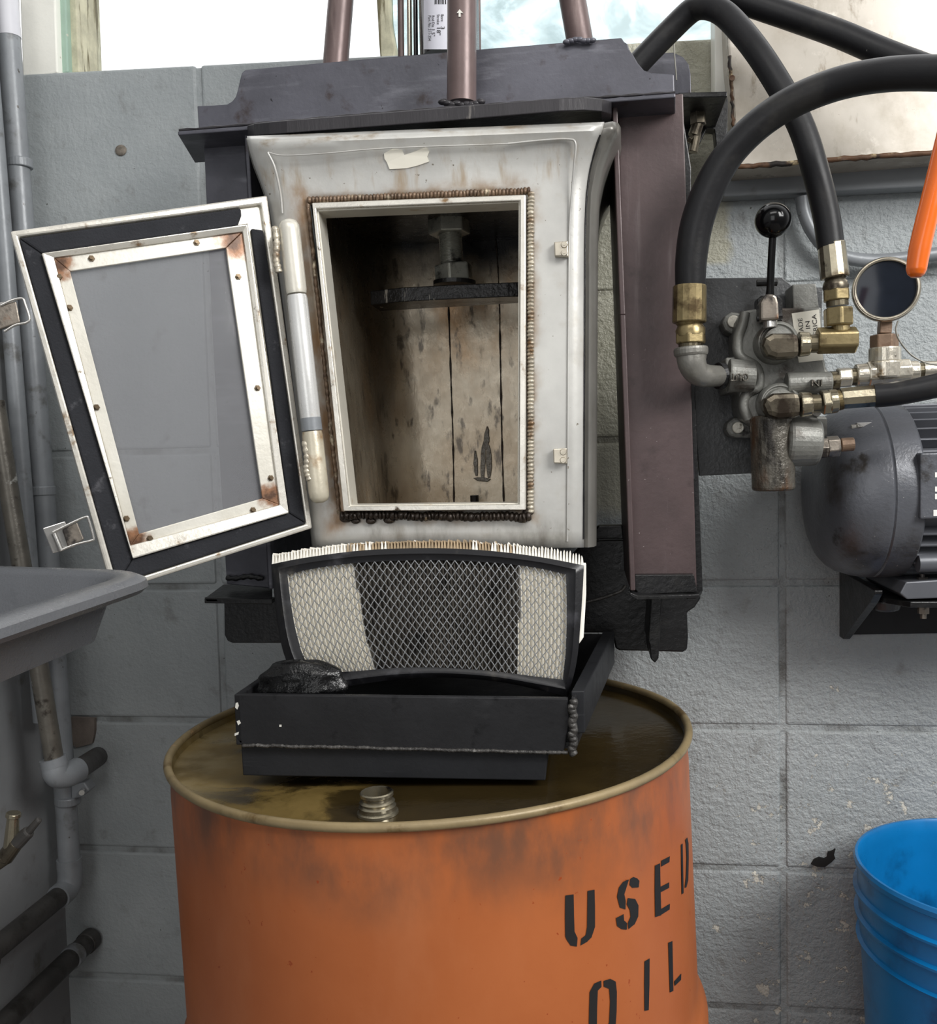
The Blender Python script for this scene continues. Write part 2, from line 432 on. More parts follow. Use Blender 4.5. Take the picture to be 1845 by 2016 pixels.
M['clevis'] = mk('worn_clevis', (138, 130, 120), .32, .6, .2, 40, [((62, 58, 56), 26, .5, .6), ((120, 84, 60), 40, .62, .72)], .2, 200)
M['tee'] = mk('zinc_plated_tee', (206, 200, 186), .24, .75, .1, 30, [((120, 100, 70), 30, .58, .7), ((70, 58, 46), 60, .66, .73)], .2, 220)
M['rustynut'] = mk('rusty_bushing', (126, 104, 86), .45, .4, .2, 40, [((88, 58, 40), 40, .5, .66)], .3, 200)
M['bezel'] = mk('gauge_bezel_metal', (200, 192, 176), .18, .9, .06, 30)
M['dial'] = mk('dark_gauge_glass', (22, 27, 36), .08, 0, .25, 14, [((44, 50, 60), 20, .55, .72)], spec=.35, rv=.03)
M['orange'] = mk('glossy_orange_plastic', (226, 104, 22), .25, 0, .05, 20, coat=.4)
M['motor'] = mk('grey_motor_paint', (90, 92, 98), .34, .15, .1, 12, [((60, 56, 52), 12, .52, .7), ((44, 41, 38), 20, .6, .72), ((170, 168, 164), 240, .70, .73)], .35, 200)
M['fin'] = mk('grey_fin_paint', (98, 100, 106), .36, .2, .1, 20)
M['whitemark'] = mk('white_print', (232, 232, 228), .5, 0, .03, 20)
M['drum'] = None
M['blue'] = mk('blue_plastic', (12, 118, 184), .3, 0, .08, 10, [((8, 70, 116), 11, .50, .75)], .05, 80)  # darker blue mottling puts the outer side's shade into the colour
M['tub'] = mk('grey_moulded_plastic', (86, 88, 92), .28, 0, .05, 14, [((74, 76, 80), 30, .6, .75)], .3, 520, spec=.75)
M['galv'] = mk('painted_grey_pipe', (138, 142, 146), .38, .1, .12, 18, [((100, 100, 98), 26, .55, .72), ((70, 64, 58), 60, .68, .74)], .2, 120)
M['specked'] = mk('paint_specked_pipe', (112, 108, 100), .36, .4, .18, 26, [((196, 196, 190), 34, .62, .68), ((60, 54, 48), 40, .58, .7)], .25, 160)
M['darkpipe'] = mk('dark_iron_pipe', (74, 72, 70), .5, .3, .18, 26, [((50, 47, 44), 30, .52, .7)], .3, 160)
M['whitepaint'] = mk('white_pipe_paint', (216, 216, 222), .4, 0, .04, 16)
M['cabinet'] = mk('scuffed_white_metal', (186, 179, 168), .3, .15, .1, 7, [((150, 140, 124), 9, .46, .72), ((128, 116, 98), 40, .58, .75, (1, 1, .4)), ((214, 208, 198), 22, .6, .72), ((84, 66, 46), 200, .69, .73)], .08, 60)
M['rustedge'] = mk('rust_edge', (88, 62, 42), .7, .1, .3, 40, [((196, 178, 140), 40, .55, .7), ((32, 26, 22), 40, .5, .62)], .5, 160)
M['mesh'] = mk('galvanised_mesh_wire', (172, 174, 176), .3, .7, .1, 60)
M['pleat'] = mk('cream_filter_paper', (246, 242, 232), .85, 0, .03, 40, [((206, 188, 152), 26, .66, .8)])
M['pleatmid'] = mk('sooted_filter_paper', (96, 91, 84), .9, 0, .2, 40, [((44, 42, 40), 30, .5, .7)])
M['frame_rubber'] = mk('black_filter_rubber', (24, 24, 27), .36, 0, .16, 16, [((74, 70, 64), 18, .58, .74), ((58, 58, 62), 30, .56, .72)], .15, 160)
M['crumple'] = mk('shiny_black_plastic', (9, 9, 10), .2, 0, .2, 20, bump=.5, bs=60, bd=.006)
M['wire'] = mk('thin_grey_wire', (150, 148, 140), .5, .3, .1, 40)
M['blackflake'] = mk('black_flake', (20, 18, 17), .7, 0, .2, 40)
M['crate'] = mk('grey_crate_plastic', (96, 98, 100), .6, 0, .1, 20)

def drum_material():
    n = NT('weathered_orange_drum_paint')
    col = n.mix(n.ramp(n.noise(4, 6), .3, .7), lin((166, 90, 46)), lin((178, 101, 56)))
    col = n.mix(n.mul(n.ramp(n.noise(7, 6, (1, 1, .4), (3, 1, 2)), .5, .75), .5), col, lin((186, 118, 78)))
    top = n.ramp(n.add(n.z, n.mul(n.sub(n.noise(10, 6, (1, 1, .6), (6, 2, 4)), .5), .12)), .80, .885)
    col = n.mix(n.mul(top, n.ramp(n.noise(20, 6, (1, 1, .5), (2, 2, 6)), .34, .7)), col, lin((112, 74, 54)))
    col = n.mix(n.ramp(n.noise(120, 3, off=(1, 2, 3)), .70, .73), col, lin((150, 66, 28)))
    edge = n.mul(n.ramp(n.z, .70, .58), n.ramp(n.noise(9, 5, off=(5, 5, 2)), .5, .75))
    col = n.mix(n.mul(edge, .5), col, lin((128, 62, 34)))
    n.set(col, n.fmix(n.noise(12, 5), .3, .5), 0, .45)
    n.bump(n.noise(200, 4), .08, .001)
    return n.m
M['drum'] = drum_material()
def lid_material():
    n = NT('oil_pooled_olive_lid')
    col = n.mix(n.ramp(n.noise(9, 6), .3, .7), lin((92, 76, 38)), lin((124, 103, 58)))
    pool = n.ramp(n.add(n.noise(6, 6, (1, 1.6, 1), (4.2, 1.1, 0), dist=.8), n.mul(n.ramp(n.x, -.26, .16), .26)), .50, .62)
    col = n.mix(n.mul(pool, n.fmix(n.noise(14, 5, off=(2, 8, 1)), .75, 1.0)), col, lin((38, 30, 17)))
    dry = n.mul(n.ramp(n.x, -.19, -.27), n.ramp(n.noise(16, 5), .4, .6))
    col = n.mix(n.mul(dry, .8), col, lin((140, 124, 88)))
    n.set(col, n.fmix(pool, .42, .12), 0, .5)
    n.bump(n.noise(60, 5), .2, .002)
    return n.m
M['lid'] = lid_material()
M['rim'] = mk('tan_drum_rim', (142, 125, 92), .4, .15, .16, 20, [((96, 76, 44), 26, .52, .7), ((190, 150, 110), 30, .64, .76)], .2, 160)

def glass_material(name, tint, fog, fogcol, stain=0):
    n = NT(name)
    tr = n.t.nodes.new('ShaderNodeBsdfTransparent'); tr.inputs[0].default_value = tint
    di = n.t.nodes.new('ShaderNodeBsdfDiffuse'); di.inputs[0].default_value = fogcol
    gl = n.t.nodes.new('ShaderNodeBsdfGlossy'); gl.inputs['Roughness'].default_value = .08
    tl = n.t.nodes.new('ShaderNodeBsdfTranslucent'); tl.inputs[0].default_value = (.9, .95, .96, 1)
    m1 = n.t.nodes.new('ShaderNodeMixShader'); m2 = n.t.nodes.new('ShaderNodeMixShader')
    f = n.fmix(n.noise(7, 6), fog*.75, fog*1.25)
    n.t.links.new(f, m1.inputs[0]); n.t.links.new(tr.outputs[0], m1.inputs[1]); n.t.links.new((tl if stain else di).outputs[0], m1.inputs[2])
    if stain:
        n.t.links.new(n.mul(n.ramp(n.noise(14, 6, dist=.6), .42, .6), stain), m1.inputs[0])
    fr = n.t.nodes.new('ShaderNodeFresnel'); fr.inputs[0].default_value = 1.3
    n.t.links.new(fr.outputs[0], m2.inputs[0]); n.t.links.new(m1.outputs[0], m2.inputs[1]); n.t.links.new(gl.outputs[0], m2.inputs[2])
    n.t.links.new(m2.outputs[0], n.out.inputs[0]); n.t.nodes.remove(n.b)
    return n.m
M['doorglass'] = glass_material('cloudy_door_glass', (.92, .92, .93, 1), .27, lin((172, 173, 176)))
M['clearglass'] = glass_material('clear_window_glass', (.98, .99, .99, 1), .02, (.8, .8, .8, 1))
M['frost'] = glass_material('painted_window_glass', (.93, .97, .98, 1), .02, (.8, .9, .92, 1))
n_ = NT.__new__(NT); n_.t = M['frost'].node_tree
n_.pos = n_.t.nodes['Geometry'].outputs['Position']
n_.t.links.new(n_.mix(n_.ramp(n_.noise(13, 7, dist=.7), .40, .60), (.84, .92, .94, 1), (.62, .70, .71, 1)), n_.t.nodes['Transparent BSDF'].inputs[0])

# ------------------------------------------------------------------ setting
def struct(name, bm, mat, parent=None, **k):
    o = obj(name, bm, mat, parent, **k)
    if parent is None: o['kind'] = 'structure'
    return o
XL = -.677
def ztop(x): return 1.777-.0266*(x+.514)
bm = NB()
SMOOTH = (6, 7)                      # the courses whose joint is painted over at the far left
zs = [0.0]+[.2032*k for k in range(1, 9)]+[None]
G = .0035
xs = [XL-.2]+[.4064*k for k in range(-1, 4)]
for i in range(len(xs)-1):
    for j in range(len(zs)-1):
        x0, x1 = xs[i]+G, xs[i+1]-G
        z0 = zs[j]+G; last = zs[j+1] is None
        if i == 0 and j in SMOOTH: continue
        if i == 0 and last: z0 = zs[6]+G
        vs = []
        for y in (0.0, .19):
            for (x, z) in ((x0, z0), (x1, z0), (x1, None), (x0, None)):
                zz = (ztop(x) if last else zs[j+1]-G) if z is None else z
                vs.append(bm.verts.new((x, y, zz)))
        for idx in ((0, 1, 2, 3), (7, 6, 5, 4), (0, 4, 5, 1), (1, 5, 6, 2), (2, 6, 7, 3), (3, 7, 4, 0)):
            bm.faces.new([vs[q] for q in idx])
pts = [(XL-.2, .0028, 0), (1.2192, .0028, 0), (1.2192, .0028, ztop(1.2192)-.002), (XL-.2, .0028, ztop(XL-.2)-.002)]
prism(bm, pts, (0, .18, 0))
struct('wall_back', bm, M['wall'], bevel=.0045, segs=3)
bm = NB(); box(bm, (XL-.05, -1.2, 1.25), (.1, 2.4, 2.5)); struct('wall_left', bm, M['wall_left'])
bm = NB(); box(bm, (.3, -1.2, -.025), (2.4, 2.6, .05)); struct('floor', bm, M['floor'])

# window above the wall: jamb, mullion stick, panes
wf = NB()
pxprism(wf, [(37, -60), (106, -60), (113, 143), (45, 155)], .004, .09)
jamb = struct('window_1', wf, M['cream'], bevel=.002)
bm = NB(); pxprism(bm, [(104, -60), (127, -60), (134, 142), (113, 146)], .018, .08)
struct('window_liner', bm, M['green'], jamb, bevel=.002)
bm = NB(); pxprism(bm, [(125, -60), (148, -60), (156, 142), (134, 145)], .03, .07)
struct('window_stop', bm, M['bare_wood'], jamb, bevel=.002)
bm = NB(); pxprism(bm, [(738, -60), (766, -60), (769, 40), (779, 95), (777, 140), (750, 140), (746, 85)], .07, .025)
struct('window_mullion', bm, M['bare_wood'], jamb, bevel=.003)
bm = NB(); pxprism(bm, [(140, -70), (752, -70), (756, 160), (150, 170)], .085, .004)
struct('window_pane', bm, M['clearglass'], jamb)
bm = NB(); pxprism(bm, [(764, -70), (1560, -70), (1560, 110), (766, 160)], .085, .004)
struct('window_pane', bm, M['frost'], jamb, label='frosted pane with patchy scraped paint')

# grey ledge under the cabinet
bm = NB(); pxprism(bm, [(1418, 345), (1845, 300), (2150, 278), (2150, 345), (1845, 366), (1425, 387)], -.03, .028)
struct('trim_1', bm, mk('ledge_grey_paint', (138, 142, 146), .5, 0, .1, 8, [((108, 106, 102), 20, .55, .75)], .15, 90), bevel=.002)

# ------------------------------------------------------------------ filter press: frame, chamber, door, ram
press = thing('filter_press', 'wall-mounted steel press with whitish open chamber and dark steel frame above the orange drum', 'filter press', (-.02, -.02, 1.0))
YB = -.36                                   # front of the chamber
YC = -.27                                   # column webs

# --- top angle iron
bm = NB()
leg = [(391, 252), (388, 208), (420, 207), (447, 205), (457, 199), (464, 190), (468, 176), (472, 158), (476, 143), (483, 137), (650, 122), (940, 97), (1224, 74), (1229, 82), (1236, 86), (1239, 97), (1247, 108), (1256, 124), (1268, 138), (1282, 143), (1327, 146), (1329, 200), (860, 240)]
pxprism(bm, leg, -.228, .009)
lf = [at(350, 258, -.318), at(870, 214, -.318), at(1330, 183, -.318)]
back = [at(1329, 250, -.222), at(391, 315, -.222)]
zl = lf[1].z
poly = [lf[0], lf[2], V((back[0].x, -.222, lf[2].z)), V((back[1].x-.005, -.222, lf[0].z)), V((lf[0].x+.0, -.30, lf[0].z))]
prism(bm, poly[:4], (0, 0, -.0045))
obj('top_angle', bm, M['steel'], press, bevel=.0012)
bm = NB(); tube(bm, spline([p+V((0, .004, .002)) for p in lf], 30), lambda i: .0016+.0006*math.sin(i*2.1), 8); obj('edge_bead', bm, M['cut'], press, smooth=50)

# --- rounded cap plate right above the chamber
top = [(487, 247), (545, 238), (870, 214), (1100, 192), (1165, 190), (1204, 200)]
bm = NB()
zc = [at(p[0], p[1], -.365).z for p in top]
P = [at(487, 247, -.318), at(500, 243, -.345), at(530, 240, -.362), at(565, 237, -.368), at(870, 213, -.370), at(1100, 193, -.370), at(1150, 191, -.366), at(1185, 194, -.350), at(1204, 199, -.318)]
P2 = P + [V((P[-1].x, -.12, P[-1].z)), V((P[0].x, -.12, P[0].z))]
prism(bm, P2, (0, 0, -.013))
obj('cap_plate', bm, M['cut'], press, bevel=.001)

# --- columns
def column(face, fl, name):
    b_ = NB()
    prism(b_, [at(*p, YC) for p in face], (0, .010, 0))
    obj(name, b_, M['brown'] if name == 'channel_column' else M['steel'], press, bevel=.001)
bm = NB()
pxprism(bm, [(1216, 196), (1345, 184), (1356, 560), (1372, 1163), (1246, 1168), (1230, 700)], YC, .010)
# left flange, standing forward and running back to the wall
pts = [at(1205, 200, -.302), at(1221, 620, -.302), at(1241, 1163, -.302)]
for a, b in zip(pts, pts[1:]):
    q = [a, b, V((b.x, -.10, b.z)), V((a.x, -.10, a.z))]
    prism(bm, q, (.0056, 0, 0))
obj('channel_column', bm, M['brown'], press, bevel=.0012)
bm = NB()
pxprism(bm, [(1345, 230), (1361, 330), (1361, 560), (1383, 1140), (1384, 1163), (1372, 1180), (1352, 1180), (1345, 700)], -.235, .012)
obj('column_backing', bm, M['oily'], press, bevel=.0012)
bm = NB()
pts = [at(1240, 1163, -.30), at(1254, 1173, -.30), at(1300, 1172, -.296), at(1374, 1169, -.29), at(1381, 1160, -.28)]
prism(bm, [at(1240, 1166, -.302), at(1256, 1174, -.302), at(1376, 1170, -.296), at(1382, 1162, -.235), at(1240, 1150, -.235)], (0, 0, -.004))
obj('foot_plate', bm, M['oily'], press, bevel=.0008)
bm = NB()
pxprism(bm, [(1250, 1132), (1366, 1131), (1374, 1166), (1258, 1171), (1244, 1150)], YC-.012, .012)
obj('foot_gusset', bm, M['oily'], press, bevel=.001)
bm = NB(); tube(bm, [at(1358, 866, -.262), at(1360, 900, -.264), at(1363, 942, -.262)], lambda i: .0036, 10); obj('weld_bead', bm, M['cut'], press, smooth=50)
# left column
bm = NB()
pxprism(bm, [(400, 262), (481, 255), (507, 700), (530, 1158), (446, 1150), (420, 700)], YC, .010)
pts = [at(480, 250, -.302), at(507, 700, -.302), at(529, 1160, -.302)]
for a, b in zip(pts, pts[1:]):
    prism(bm, [a, b, V((b.x, -.03, b.z)), V((a.x, -.03, a.z))], (.0045, 0, 0))
obj('channel_column', bm, M['steel'], press, bevel=.0012)
bm = NB()
pxprism(bm, [(480, 255), (560, 255), (570, 700), (640, 1120), (530, 1160)], -.05, .01)
obj('column_backing', bm, M['oily'], press)
bm = NB()
prism(bm, [at(402, 1178, -.30), at(440, 1150, -.24), at(536, 1150, -.24), at(536, 1180, -.30)], (0, 0, -.006))
prism(bm, [at(402, 1176, -.30), at(536, 1180, -.30), at(536, 1188, -.30), at(406, 1185, -.30)], (0, .01, 0))
obj('angle_foot', bm, M['oily'], press, bevel=.001)
bm = NB(); pxprism(bm, [(441, 1180), (560, 1180), (560, 1266), (458, 1266), (448, 1262), (442, 1250)], -.27, .02); obj('foot_block', bm, M['oily'], press, bevel=.001)
bm = NB(); tube(bm, spline([at(446+12*i, 1137+2*math.sin(i*1.3), -.275) for i in range(7)], 3), lambda i: .003+.0008*math.sin(i*1.7), 8); obj('weld_bead', bm, M['oily'], press, smooth=50)

# --- plates at the foot of the right column
bm = NB()
pxprism(bm, [(1120, 1100), (1178, 1035), (1226, 1034), (1240, 1163), (1262, 1174), (1378, 1166), (1380, 1178), (1368, 1196), (1353, 1206), (1355, 1255), (1353, 1279), (1345, 1284), (1220, 1281), (1212, 1277), (1209, 1262), (1204, 1251), (1192, 1246), (1120, 1246)], -.125, .02)
obj('lower_plate', bm, M['oily'], press, bevel=.002)
bm = NB(); pxprism(bm, [(1282, 1172), (1304, 1174), (1301, 1225), (1297, 1296), (1290, 1306), (1281, 1297), (1279, 1270), (1276, 1262)], -.20, .08); obj('lower_fin', bm, M['oily'], press, bevel=.0015)
bm = NB(); tube(bm, spline([at(1150, 1187, -.127), at(1190, 1176, -.127), at(1222, 1164, -.127), at(1232, 1153, -.127)], 6), .002, 8); obj('weld_bead', bm, M['weldblack'], press, smooth=50)
bm = NB(); tube(bm, spline([at(1168, 1064, -.127), at(1196, 1062, -.127), at(1228, 1062, -.127)], 6), .0018, 8); obj('weld_bead', bm, M['oily'], press, smooth=50)

# --- bracket and bolts behind the top right corner
bm = NB()
zt = at(1380, 184, -.20).z
pxprism(bm, [(1333, 182), (1430, 180), (1434, 200), (1432, 262), (1426, 330), (1414, 330), (1407, 255), (1392, 252), (1374, 290), (1348, 300), (1338, 240)], -.10, .02)
prism(bm, [at(1336, 182, -.20), at(1432, 180, -.20), V((at(1432, 180, -.20).x, -.08, zt)), V((at(1336, 182, -.2).x, -.08, zt))], (0, 0, -.006))
obj('wall_bracket', bm, M['oily'], press, bevel=.001)
bm = NB()
pc(bm, (1374, 210, -.15), (1374, 222, -.15), 36, n=20); pc(bm, (1374, 222, -.15), (1375, 246, -.15), 32, n=6, ph=.3)
pc(bm, (1374, 244, -.15), (1366, 268, -.15), 24, n=14); pc(bm, (1372, 262, -.15), (1364, 300, -.15), 18, n=14); pc(bm, (1356, 272, -.155), (1362, 276, -.155), 16, n=6)
obj('bracket_bolt', bm, M['darkfit'], press, bevel=.0006)
bm = NB(); pxprism(bm, [(1240, 150), (1272, 110), (1300, 104), (1326, 103), (1345, 112), (1356, 126), (1360, 145), (1361, 184), (1240, 190)], -.12, .012); obj('lug_plate', bm, M['steel'], press, bevel=.001)
bm = NB(); tube(bm, spline([at(1327, 84, -.14), at(1328, 108, -.14), at(1330, 132, -.14), at(1332, 158, -.14)], 6), .0009, 6); obj('tie_wire', bm, M['wire'], press)

# --- chamber front plate
def edgeL(v): return plerp([(0, 486), (.03, 490), (.07, 500), (.12, 516), (.17, 530), (.25, 541), (.5, 567), (.75, 592), (1, 617)], v)
def edgeR(v): return plerp([(0, 1190), (.02, 1186), (.06, 1174), (.11, 1163), (.17, 1156), (.25, 1153), (.5, 1152), (.75, 1151), (1, 1150)], v)
def OL(v): return plerp([(0, 606), (1, 686)], v)
def OR(v): return 1033
def yoff(u, v):
    o = 0
    if v < .16: o -= .020*(1-v/.16)**2
    if u > .945: o += .010*((u-.945)/.055)**2
    if u < .05: o += .010*((.05-u)/.05)**2
    if v < .02: o += .012*((.02-v)/.02)**2
    return o
YL0, YL1, YR0, YR1 = 268, 1082, 240, 1078
def vy(v, u): return lerp(lerp(YL0, YL1, v), lerp(YR0, YR1, v), u)
def front_pt(px, v, off=0):
    l, r = edgeL(v), edgeR(v); u = (px-l)/(r-l)
    return at(px, vy(v, u), YB+yoff(u, v)+off)
vt, vb = .168, .904
vlist = [0, .01, .02, .035, .05, .07, .09, .11, .14, vt] + [vt+(vb-vt)*i/14 for i in range(1, 15)] + [.93, .96, 1]
segs_u = [6, 16, 6]
bm = NB(); grid = []
for v in vlist:
    L, A, B, R = edgeL(v), OL((v-vt)/(vb-vt)), OR(v), edgeR(v)
    A = max(A, L+20)
    row = []
    bl = [L, L+8, L+18] + [L+18+(A-L-18)*i/4 for i in range(1, 5)]
    bmid = [A+(B-A)*i/12 for i in range(1, 13)]
    br = [B+(R-26-B)*i/5 for i in range(1, 6)] + [R-14, R-6, R]
    cols = bl+bmid+br
    row = [bm.verts.new(front_pt(px, v)) for px in cols]
    grid.append(row)
nl, nm = len(bl), len(bmid)
for i in range(len(vlist)-1):
    inside = vlist[i] >= vt-1e-6 and vlist[i+1] <= vb+1e-6
    for j in range(len(grid[0])-1):
        if inside and nl-1 <= j < nl-1+nm: continue
        bm.faces.new((grid[i][j], grid[i+1][j], grid[i+1][j+1], grid[i][j+1]))
o = obj('chamber_front', bm, M['box'], press, smooth=40)
s = o.modifiers.new('thickness', 'SOLIDIFY'); s.thickness = .006; s.offset = -1
# --- chamber sides
bm = NB(); rr = []
for v in vlist:
    py = vy(v, 1)
    a = front_pt(edgeR(v), v)
    flare = max(0, 1-v/.16)
    w = .004 + .004*flare
    rr.append([a+V((-.004, .004, 0)), a+V((w, .0, 0)), a+V((w+.006, .006, 0)), a+V((w+.009, .02, 0)), a+V((w+.0095+.003*flare, .10, 0)), V((a.x+w+.008, -.06, a.z)), V((a.x, -.055, a.z))])
for A, B in zip(rr, rr[1:]):
    va = [bm.verts.new(p) for p in A]; vb_ = [bm.verts.new(p) for p in B]
    for j in range(len(A)-1): bm.faces.new((va[j], va[j+1], vb_[j+1], vb_[j]))
bmesh.ops.remove_doubles(bm, verts=bm.verts, dist=1e-6)
obj('chamber_side', bm, M['boxside'], press, smooth=60)
bm = NB(); rr = []
for v in vlist:
    a = front_pt(edgeL(v), v)
    rr.append([a+V((.004, .003, 0)), a+V((-.003, .006, 0)), a+V((-.005, .02, 0)), V((a.x-.005, -.06, a.z))])
for A, B in zip(rr, rr[1:]):
    va = [bm.verts.new(p) for p in A]; vb_ = [bm.verts.new(p) for p in B]
    for j in range(len(A)-1): bm.faces.new((va[j], va[j+1], vb_[j+1], vb_[j]))
bmesh.ops.remove_doubles(bm, verts=bm.verts, dist=1e-6)
obj('chamber_side', bm, M['boxside'], press, smooth=60)
# curb where the recessed face meets the thick cut edge on the right
bm = NB()
tube(bm, spline([at(x, y, YB+dy) for x, y, dy in ((1000, 283, -.014), (1070, 276, -.014), (1118, 274, -.014), (1133, 282, -.014), (1131, 320, -.010), (1126, 380, -.004), (1121, 470, -.001), (1119, 700, -.0005), (1118, 900, -.0005), (1117, 1066, -.0005))], 8), .0011, 8)
tube(bm, spline([at(x, y, YB+dy) for x, y, dy in ((528, 300, -.015), (560, 306, -.015), (640, 302, -.0145), (760, 292, -.014), (1000, 283, -.014))], 8), .0007, 8)
tube(bm, spline([at(x, y, YB+dy) for x, y, dy in ((527, 300, -.015), (541, 330, -.011), (552, 380, -.004), (556, 420, -.001))], 8), .0013, 8)
obj('curb_bead', bm, M['box'], press, smooth=60)
bm = NB(); tube(bm, spline([front_pt(edgeR(v)-1, v, -.0006) for v in (.03, .08, .12, .2, .3, .5, .7, .85, .98)], 4), lambda i: .0007+.0004*abs(math.sin(i*1.9)), 6); obj('edge_gap', bm, M['oily'], press, smooth=60)

# --- chamber interior
def inner_row(v):
    A = front_pt(OL((v-vt)/(vb-vt))+6, v, .006); B = front_pt(1030, v, .006)
    zb = A.z
    xl = lerp(-.142, -.118, (v-vt)/(vb-vt)); xr = .118
    out = [A, V((xl, -.32, zb)), V((xl, -.14, zb))]
    for k in range(1, 8):
        t = k/8*math.pi/2
        out.append(V((xl+.05*(1-math.cos(t)), -.14+.055*math.sin(t), zb)))
    out += [V((xl+.05, -.085, zb)), V((.0, -.083, zb)), V((.06, -.083, zb)), V((xr, -.085, zb)), V((xr, -.32, zb)), B]
    return out
vin = [vt-.03]+[vt+(vb-vt)*i/10 for i in range(11)]+[vb+.02]
bm = NB(); rows = [[bm.verts.new(p) for p in inner_row(v)] for v in vin]
for A, B in zip(rows, rows[1:]):
    for j in range(len(A)-1): bm.faces.new((A[j], A[j+1], B[j+1], B[j]))
bm.faces.new(list(reversed(rows[0]))); bm.faces.new(rows[-1])
obj('chamber_lining', bm, M['inside'], press, smooth=45)
bm = NB()
for pts_ in ([(876, 440), (883, 600), (888, 750), (892, 870), (894, 994)], [(974, 440), (982, 560), (985, 700), (988, 860), (992, 994)]):
    q = spline([at(x, y, -.085) for x, y in pts_], 8)
    tube(bm, q, lambda i: .0011+.0004*math.sin(i*2.3)+.0003*math.sin(i*5.1), 6)
obj('seam', bm, M['darkweld'], press, smooth=60)
bm = NB()
for (x, y, w, h, sl) in ((938, 912, 9, 50, -2), (950, 906, 11, 74, 2), (963, 908, 12, 66, -1), (957, 862, 11, 46, 2)):
    top_, bot_ = y-h*.5, y+h*.5
    pl = []
    for k in range(7):
        t = k/6; pl.append((x-w*.5*math.sin(math.pi*(.12+.8*t))+sl*t+random.uniform(-1, 1), lerp(bot_, top_, t)))
    for k in range(7):
        t = 1-k/6; pl.append((x+w*.5*math.sin(math.pi*(.12+.8*t))+sl*t+random.uniform(-1, 1), lerp(bot_, top_, t)))
    bm = NB(); prism(bm, [at(px, py, -.0862) for px, py in pl], (0, .004, 0)); obj('score_mark', bm, M['castoily'], press, bevel=.0006)
bm = NB()
prism(bm, [at(931, 941, -.0865), at(950, 939, -.0865), at(967, 943, -.0865), at(960, 949, -.0865), at(940, 947, -.0865)], (0, .004, 0))
obj('score_mark', bm, M['castoily'], press, bevel=.001)
bm = NB(); pc(bm, (934, 975, -.115), (935, 1000, -.115), 17, n=14); obj('drain_stud', bm, M['oily'], press)

# --- raised lip round the opening
oo = [(614, 399), (1035, 383), (1035, 1004), (676, 1006)]; ii = [(622, 411), (1024, 395), (1022, 993), (687, 997)]
bm = NB(); ring_strip(bm, [at(*p, YB-.014) for p in oo], [at(*p, YB-.014) for p in ii], (0, .03, 0)); obj('opening_lip', bm, M['lip'], press, bevel=.0012)
i2 = [(627, 416), (1021, 399), (1019, 990), (691, 994)]
bm = NB(); ring_strip(bm, [at(*p, YB-.009) for p in ii], [at(*p, YB-.009) for p in i2], (0, .03, 0)); obj('inner_lip', bm, M['strip'], press, bevel=.0008)
def bead(a, b, n, r, wob, mat, y, name='weld_bead'):
    b_ = NB(); pts_ = []
    for k in range(n+1):
        t = k/n
        pts_.append(at(lerp(a[0], b[0], t)+random.uniform(-wob, wob), lerp(a[1], b[1], t)+random.uniform(-wob, wob), y))
    q = spline(pts_, 6)
    tube(b_, q, lambda i: r*(.72+.36*abs(math.sin(i*math.pi/6))), 10)
    obj(name, b_, mat, press, smooth=70)
bead((606, 394), (1045, 376), 62, .0036, 1.0, M['rustweld'], YB-.003)
bead((1045, 378), (1045, 1010), 84, .0036, .7, M['paleweld'], YB-.003)
bead((672, 1014), (1044, 1018), 46, .0050, 2.2, M['darkweld'], YB-.004)
bead((606, 396), (668, 1012), 40, .0022, .8, M['rustweld'], YB-.002)
for (x, y, r) in ((681, 1021, 10), (766, 1024, 9), (1028, 1022, 10), (700, 1026, 7), (730, 1026, 8), (1040, 1008, 9)):
    bm = NB(); sphere(bm, at(x, y, YB-.003), r*mpp(at(x, y, YB)), 12, 8, (1.3, .6, .8)); obj('weld_blob', bm, M['darkweld'], press, smooth=60)

# --- latch keepers on the right
for (kx, ky) in ((1107, 490), (1105, 898)):
    bm = NB(); pxprism(bm, [(kx-16, ky-14), (kx+11, ky-16), (kx+12, ky+15), (kx-15, ky+14)], YB-.008, .008); k = obj('latch_keeper', bm, M['rivet'], press, bevel=.001)
    for dy in (-8, 8):
        bm = NB(); p = at(kx+4, ky+dy, YB-.008); cyl(bm, p, p+V((0, -.002, 0)), .0034, .0028, 16); cyl(bm, p+V((0, -.002, 0)), p+V((0, -.0028, 0)), .0012, n=12); obj('rivet', bm, M['rivet'], k, smooth=40)

# --- torn paper label
bm = NB(); tt = [(756, 302), (773, 293), (792, 296), (796, 305), (812, 300), (839, 290), (845, 298), (841, 308), (845, 318), (822, 326), (801, 331), (767, 333), (762, 320), (757, 312)]
def on_front(px, py, off=-.0006):
    u = (px-edgeL(.05))/(edgeR(.05)-edgeL(.05)); v = (py-lerp(YL0, YR0, u))/(lerp(YL1, YR1, u)-lerp(YL0, YR0, u))
    return front_pt(px, v, off)
prism(bm, [on_front(*p, -.0012) for p in tt], (0, .0009, 0)); obj('torn_label', bm, M['label'], press, label='cream torn paper scrap')

